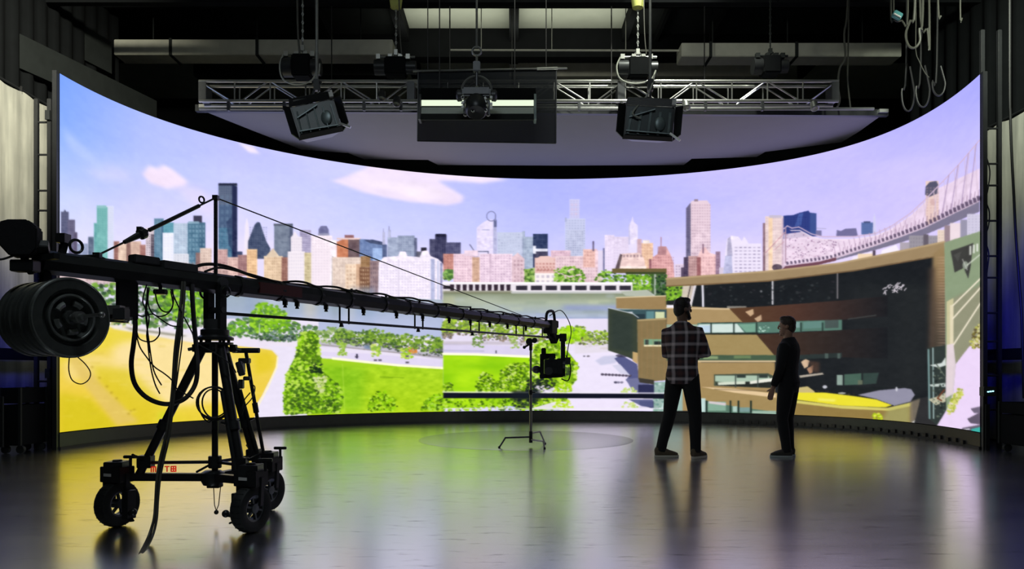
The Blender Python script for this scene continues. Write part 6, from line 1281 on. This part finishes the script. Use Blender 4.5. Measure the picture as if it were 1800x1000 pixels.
    for sx in (1, -1): e_.ball(H(sx * .032, .078, .022), .012 * k, .012 * k, .010 * k, HM)
    e_.build('eyes', 'eye', th)
    # --- hair
    hr = MB(); hr.ball(H(0, -.014, .048), .083 * k, .100 * k, .094 * k, HM, 20, 14); hr.ball(H(0, -.05, -.005), .074 * k, .062 * k, .085 * k, HM, 16, 12); hr.ball(H(0, .03, .105), .062 * k, .062 * k, .036 * k, HM)
    if beard:
        hr.tube([H(-.064, .02, -.02), H(-.056, .045, -.075), H(-.028, .072, -.098), H(0, .080, -.104), H(.028, .072, -.098), H(.056, .045, -.075), H(.064, .02, -.02)], [.014 * k, .018 * k, .020 * k, .020 * k, .020 * k, .018 * k, .014 * k], 8)
    hair = solid('hair', hr, mats['hair'], th, .009 * k, 3)
    # --- shirt
    shb = MB(); torso(shb, mats.get('hem', .9), 1.50, .018)
    for i, sx in enumerate((1, -1)):
        el, wr, fd, palm = arms[i]; el = J(*el); wr = J(*wr); end = el.lerp(wr, max(0, sleeves))
        pts = [sh[i] - Rt * sx * .06 * k, sh[i] + Vector((0, 0, -.004)), sh[i].lerp(el, .5), el] if sleeves > 0 else [sh[i] - Rt * sx * .06 * k, sh[i], sh[i].lerp(el, .72)]
        rr = [.064 * k, .072 * k, .064 * k, .057 * k] if sleeves > 0 else [.062 * k, .068 * k, .064 * k]
        if sleeves > 0: pts += [el.lerp(end, .5), end]; rr += [.054 * k, .046 * k]
        shb.tube(pts, [r * (.5 + .5 * bulk) for r in rr], 14)
    shirt = solid('shirt', shb, mats['shirt'], th, .011 * k, 4)
    co_ = MB(); co_.lathe(J(0, lean * .64 - .01, 1.495), Vector((0, 0, 1)) + Fw * .12, [(.082 * k, -.012 * k), (.074 * k, .03 * k), (.066 * k, .034 * k), (.066 * k, -.012 * k)], 22, closed=True); co_.build('collar', mats['shirt'], shirt)
    # --- trousers
    trb = MB(); torso(trb, .84, mats.get('waist', 1.0), .010)
    for i in range(2):
        kn, an, ty = legs[i]; kn = J(*kn); an = J(*an)
        trb.tube([hip[i] + Vector((0, 0, .06 * k)), hip[i] + Vector((0, 0, -.03 * k)), hip[i].lerp(kn, .5), kn, kn.lerp(an, .35), kn.lerp(an, .75), an + Vector((0, 0, -.02 * k))], [.095 * k, .102 * k, .092 * k, .074 * k, .070 * k, .061 * k, .060 * k], 16)
    solid('trousers', trb, mats['trousers'], th, .011 * k, 4)
    # --- shoes
    for i in range(2):
        kn, an, ty = legs[i]; an = J(*an); fy = yaw + ty; fF = Vector((math.sin(fy), math.cos(fy), 0)); g = Vector((an.x, an.y, 0))
        sb = MB(); P3 = lambda y, z: g + fF * y * k + Vector((0, 0, z * k))
        sb.tube([P3(-.065, .055), P3(-.03, .06), P3(.04, .062), P3(.10, .05), P3(.16, .042), P3(.20, .036)], [.030 * k, .040 * k, .042 * k, .046 * k, .043 * k, .024 * k], 14, ref=(0, 0, 1), ry=[.042 * k, .05 * k, .052 * k, .036 * k, .026 * k, .016 * k])
        sb.tube([P3(-.02, .05), P3(-.015, .115)], [.045 * k, .044 * k], 14)
        shoe = solid('shoe', sb, mats['shoe'], th, .009 * k, 3)
        so = MB(); out = []
        for a in np.linspace(0, 2 * PI, 24, endpoint=False):
            yy = .07 + .142 * math.cos(a); w_ = (.048 if math.cos(a) > 0 else .040); sd = fF.cross(Vector((0, 0, 1))); out.append(P3(yy, .002) + sd * w_ * k * math.copysign(abs(math.sin(a)) ** .7, math.sin(a)))
        so.prism(out, (0, 0, .026 * k)); so.build('sole', mats['sole'], shoe)
    return th
# left: plaid shirt, arms folded, head turned to the right
person((1.965, 8.52, 0), math.radians(32), 1.02, math.radians(38),
       [((.25, .07, 1.17), (.03, .265, 1.19), (-1, .12, .12), (.1, -1, 0)), ((-.225, .09, 1.17), (-.01, .215, 1.13), (1, .25, .1), (-.1, -1, .1))],
       [((.135, .03, .49), (.15, .00, .085), math.radians(15)), ((-.16, .02, .49), (-.225, -.10, .085), math.radians(55))],
       {'skin': 'skin_deep', 'hair': 'hair', 'shirt': 'plaid', 'trousers': 'denim_black', 'shoe': 'shoe_brown', 'sole': 'sole', 'hem': .88},
       'person in a dark plaid shirt with arms folded, facing the screen', bulk=1.02, beard=True, sleeves=.75)
# right: all in black, seen from behind the left shoulder
person((3.215, 8.62, 0), math.radians(-52), .905, math.radians(-12),
       [((.225, -.01, 1.13), (.215, .12, .90), (0, .25, -1), (-1, .1, 0)), ((-.22, .03, 1.12), (-.205, .125, .88), (.05, .3, -1), (1, .1, 0))],
       [((.085, .03, .49), (.075, .0, .085), math.radians(-20)), ((-.10, .04, .49), (-.10, -.02, .085), math.radians(-28))],
       {'skin': 'skin', 'hair': 'hair_brown', 'shirt': 'cloth_black', 'trousers': 'cloth_black', 'shoe': 'shoe_dark', 'sole': 'sole_grey', 'hem': .9},
       'person dressed all in black standing sideways, looking left at the screen', bulk=.98, sleeves=.85)
# ---------------------------------------------------------------- lights
def lamp(kind, name, loc, target, power, col, **kw):
    l = bpy.data.lights.new(name, kind); l.energy = power; l.color = col
    for a, v in kw.items(): setattr(l, a, v)
    o = bpy.data.objects.new(name, l); COL.objects.link(o); o.location = loc
    o.rotation_euler = (Vector(target) - Vector(loc)).to_track_quat('-Z', 'Y').to_euler(); return o
warm = (.97, 1.0, .85)
# uplights on the middle ceiling bay, hidden behind the second girder
lamp('AREA', 'bay_uplight', (.1, 14.3, 7.25), (.1, 14.5, 8), 22, (1, 1, .84), shape='RECTANGLE', size=4.6, size_y=.25)
# work lights in the roof: on the rig, on the ducts and down the drapes
lamp('SPOT', 'rig_worklight', (2.6, 9.4, 7.9), (2.4, 11, 5.2), 650, warm, spot_size=math.radians(70), spot_blend=.7, shadow_soft_size=.15)
lamp('SPOT', 'rig_front_light', (.5, 6.4, 7.6), (1.6, 13, 6.6), 330, warm, spot_size=math.radians(75), spot_blend=.8, shadow_soft_size=.15)
lamp('SPOT', 'drape_light', (-4.3, 5.8, 6.6), (-7, 10.4, 5.0), 3000, (1, .97, .78), spot_size=math.radians(60), spot_blend=1, shadow_soft_size=.2)
lamp('SPOT', 'drape_light', (5.1, 6.4, 6.4), (7, 10.8, 4.9), 1300, (.93, 1, .82), spot_size=math.radians(58), spot_blend=1, shadow_soft_size=.2)
lamp('SPOT', 'blue_light', (4.4, 6.5, 2.2), (7, 9.9, 1.9), 260, (.03, .03, 1), spot_size=math.radians(40), spot_blend=1, shadow_soft_size=.2)
lamp('SPOT', 'blue_light', (-4.6, 6.2, 2.0), (-7, 9.6, 1.7), 260, (.05, .06, 1), spot_size=math.radians(40), spot_blend=1, shadow_soft_size=.2)
lamp('AREA', 'front_fill', (-1.0, 1.5, 7.7), (-.5, 5.5, 0), 80, (.85, .95, 1), shape='RECTANGLE', size=3, size_y=.6)  # added fill lamp, brightens crane and people from the front
w = bpy.data.worlds.new('World'); scene.world = w; w.use_nodes = True
w.node_tree.nodes['Background'].inputs[0].default_value = (.35, .5, .7, 1); w.node_tree.nodes['Background'].inputs[1].default_value = .004
# ---------------------------------------------------------------- camera and view
cd = bpy.data.cameras.new('camera'); co = bpy.data.objects.new('camera', cd); COL.objects.link(co); scene.camera = co
cd.sensor_width = 36; cd.lens = 36 * 1300 / 1800; cd.shift_y = 152 / 1800; cd.clip_end = 100
co.location = (0, 0, 1.0); co.rotation_euler = (PI / 2, 0, 0)
scene.view_settings.view_transform = 'Standard'; scene.view_settings.look = 'None'; scene.view_settings.gamma = 1; scene.view_settings.use_curve_mapping = False
scene.view_settings.exposure = 0
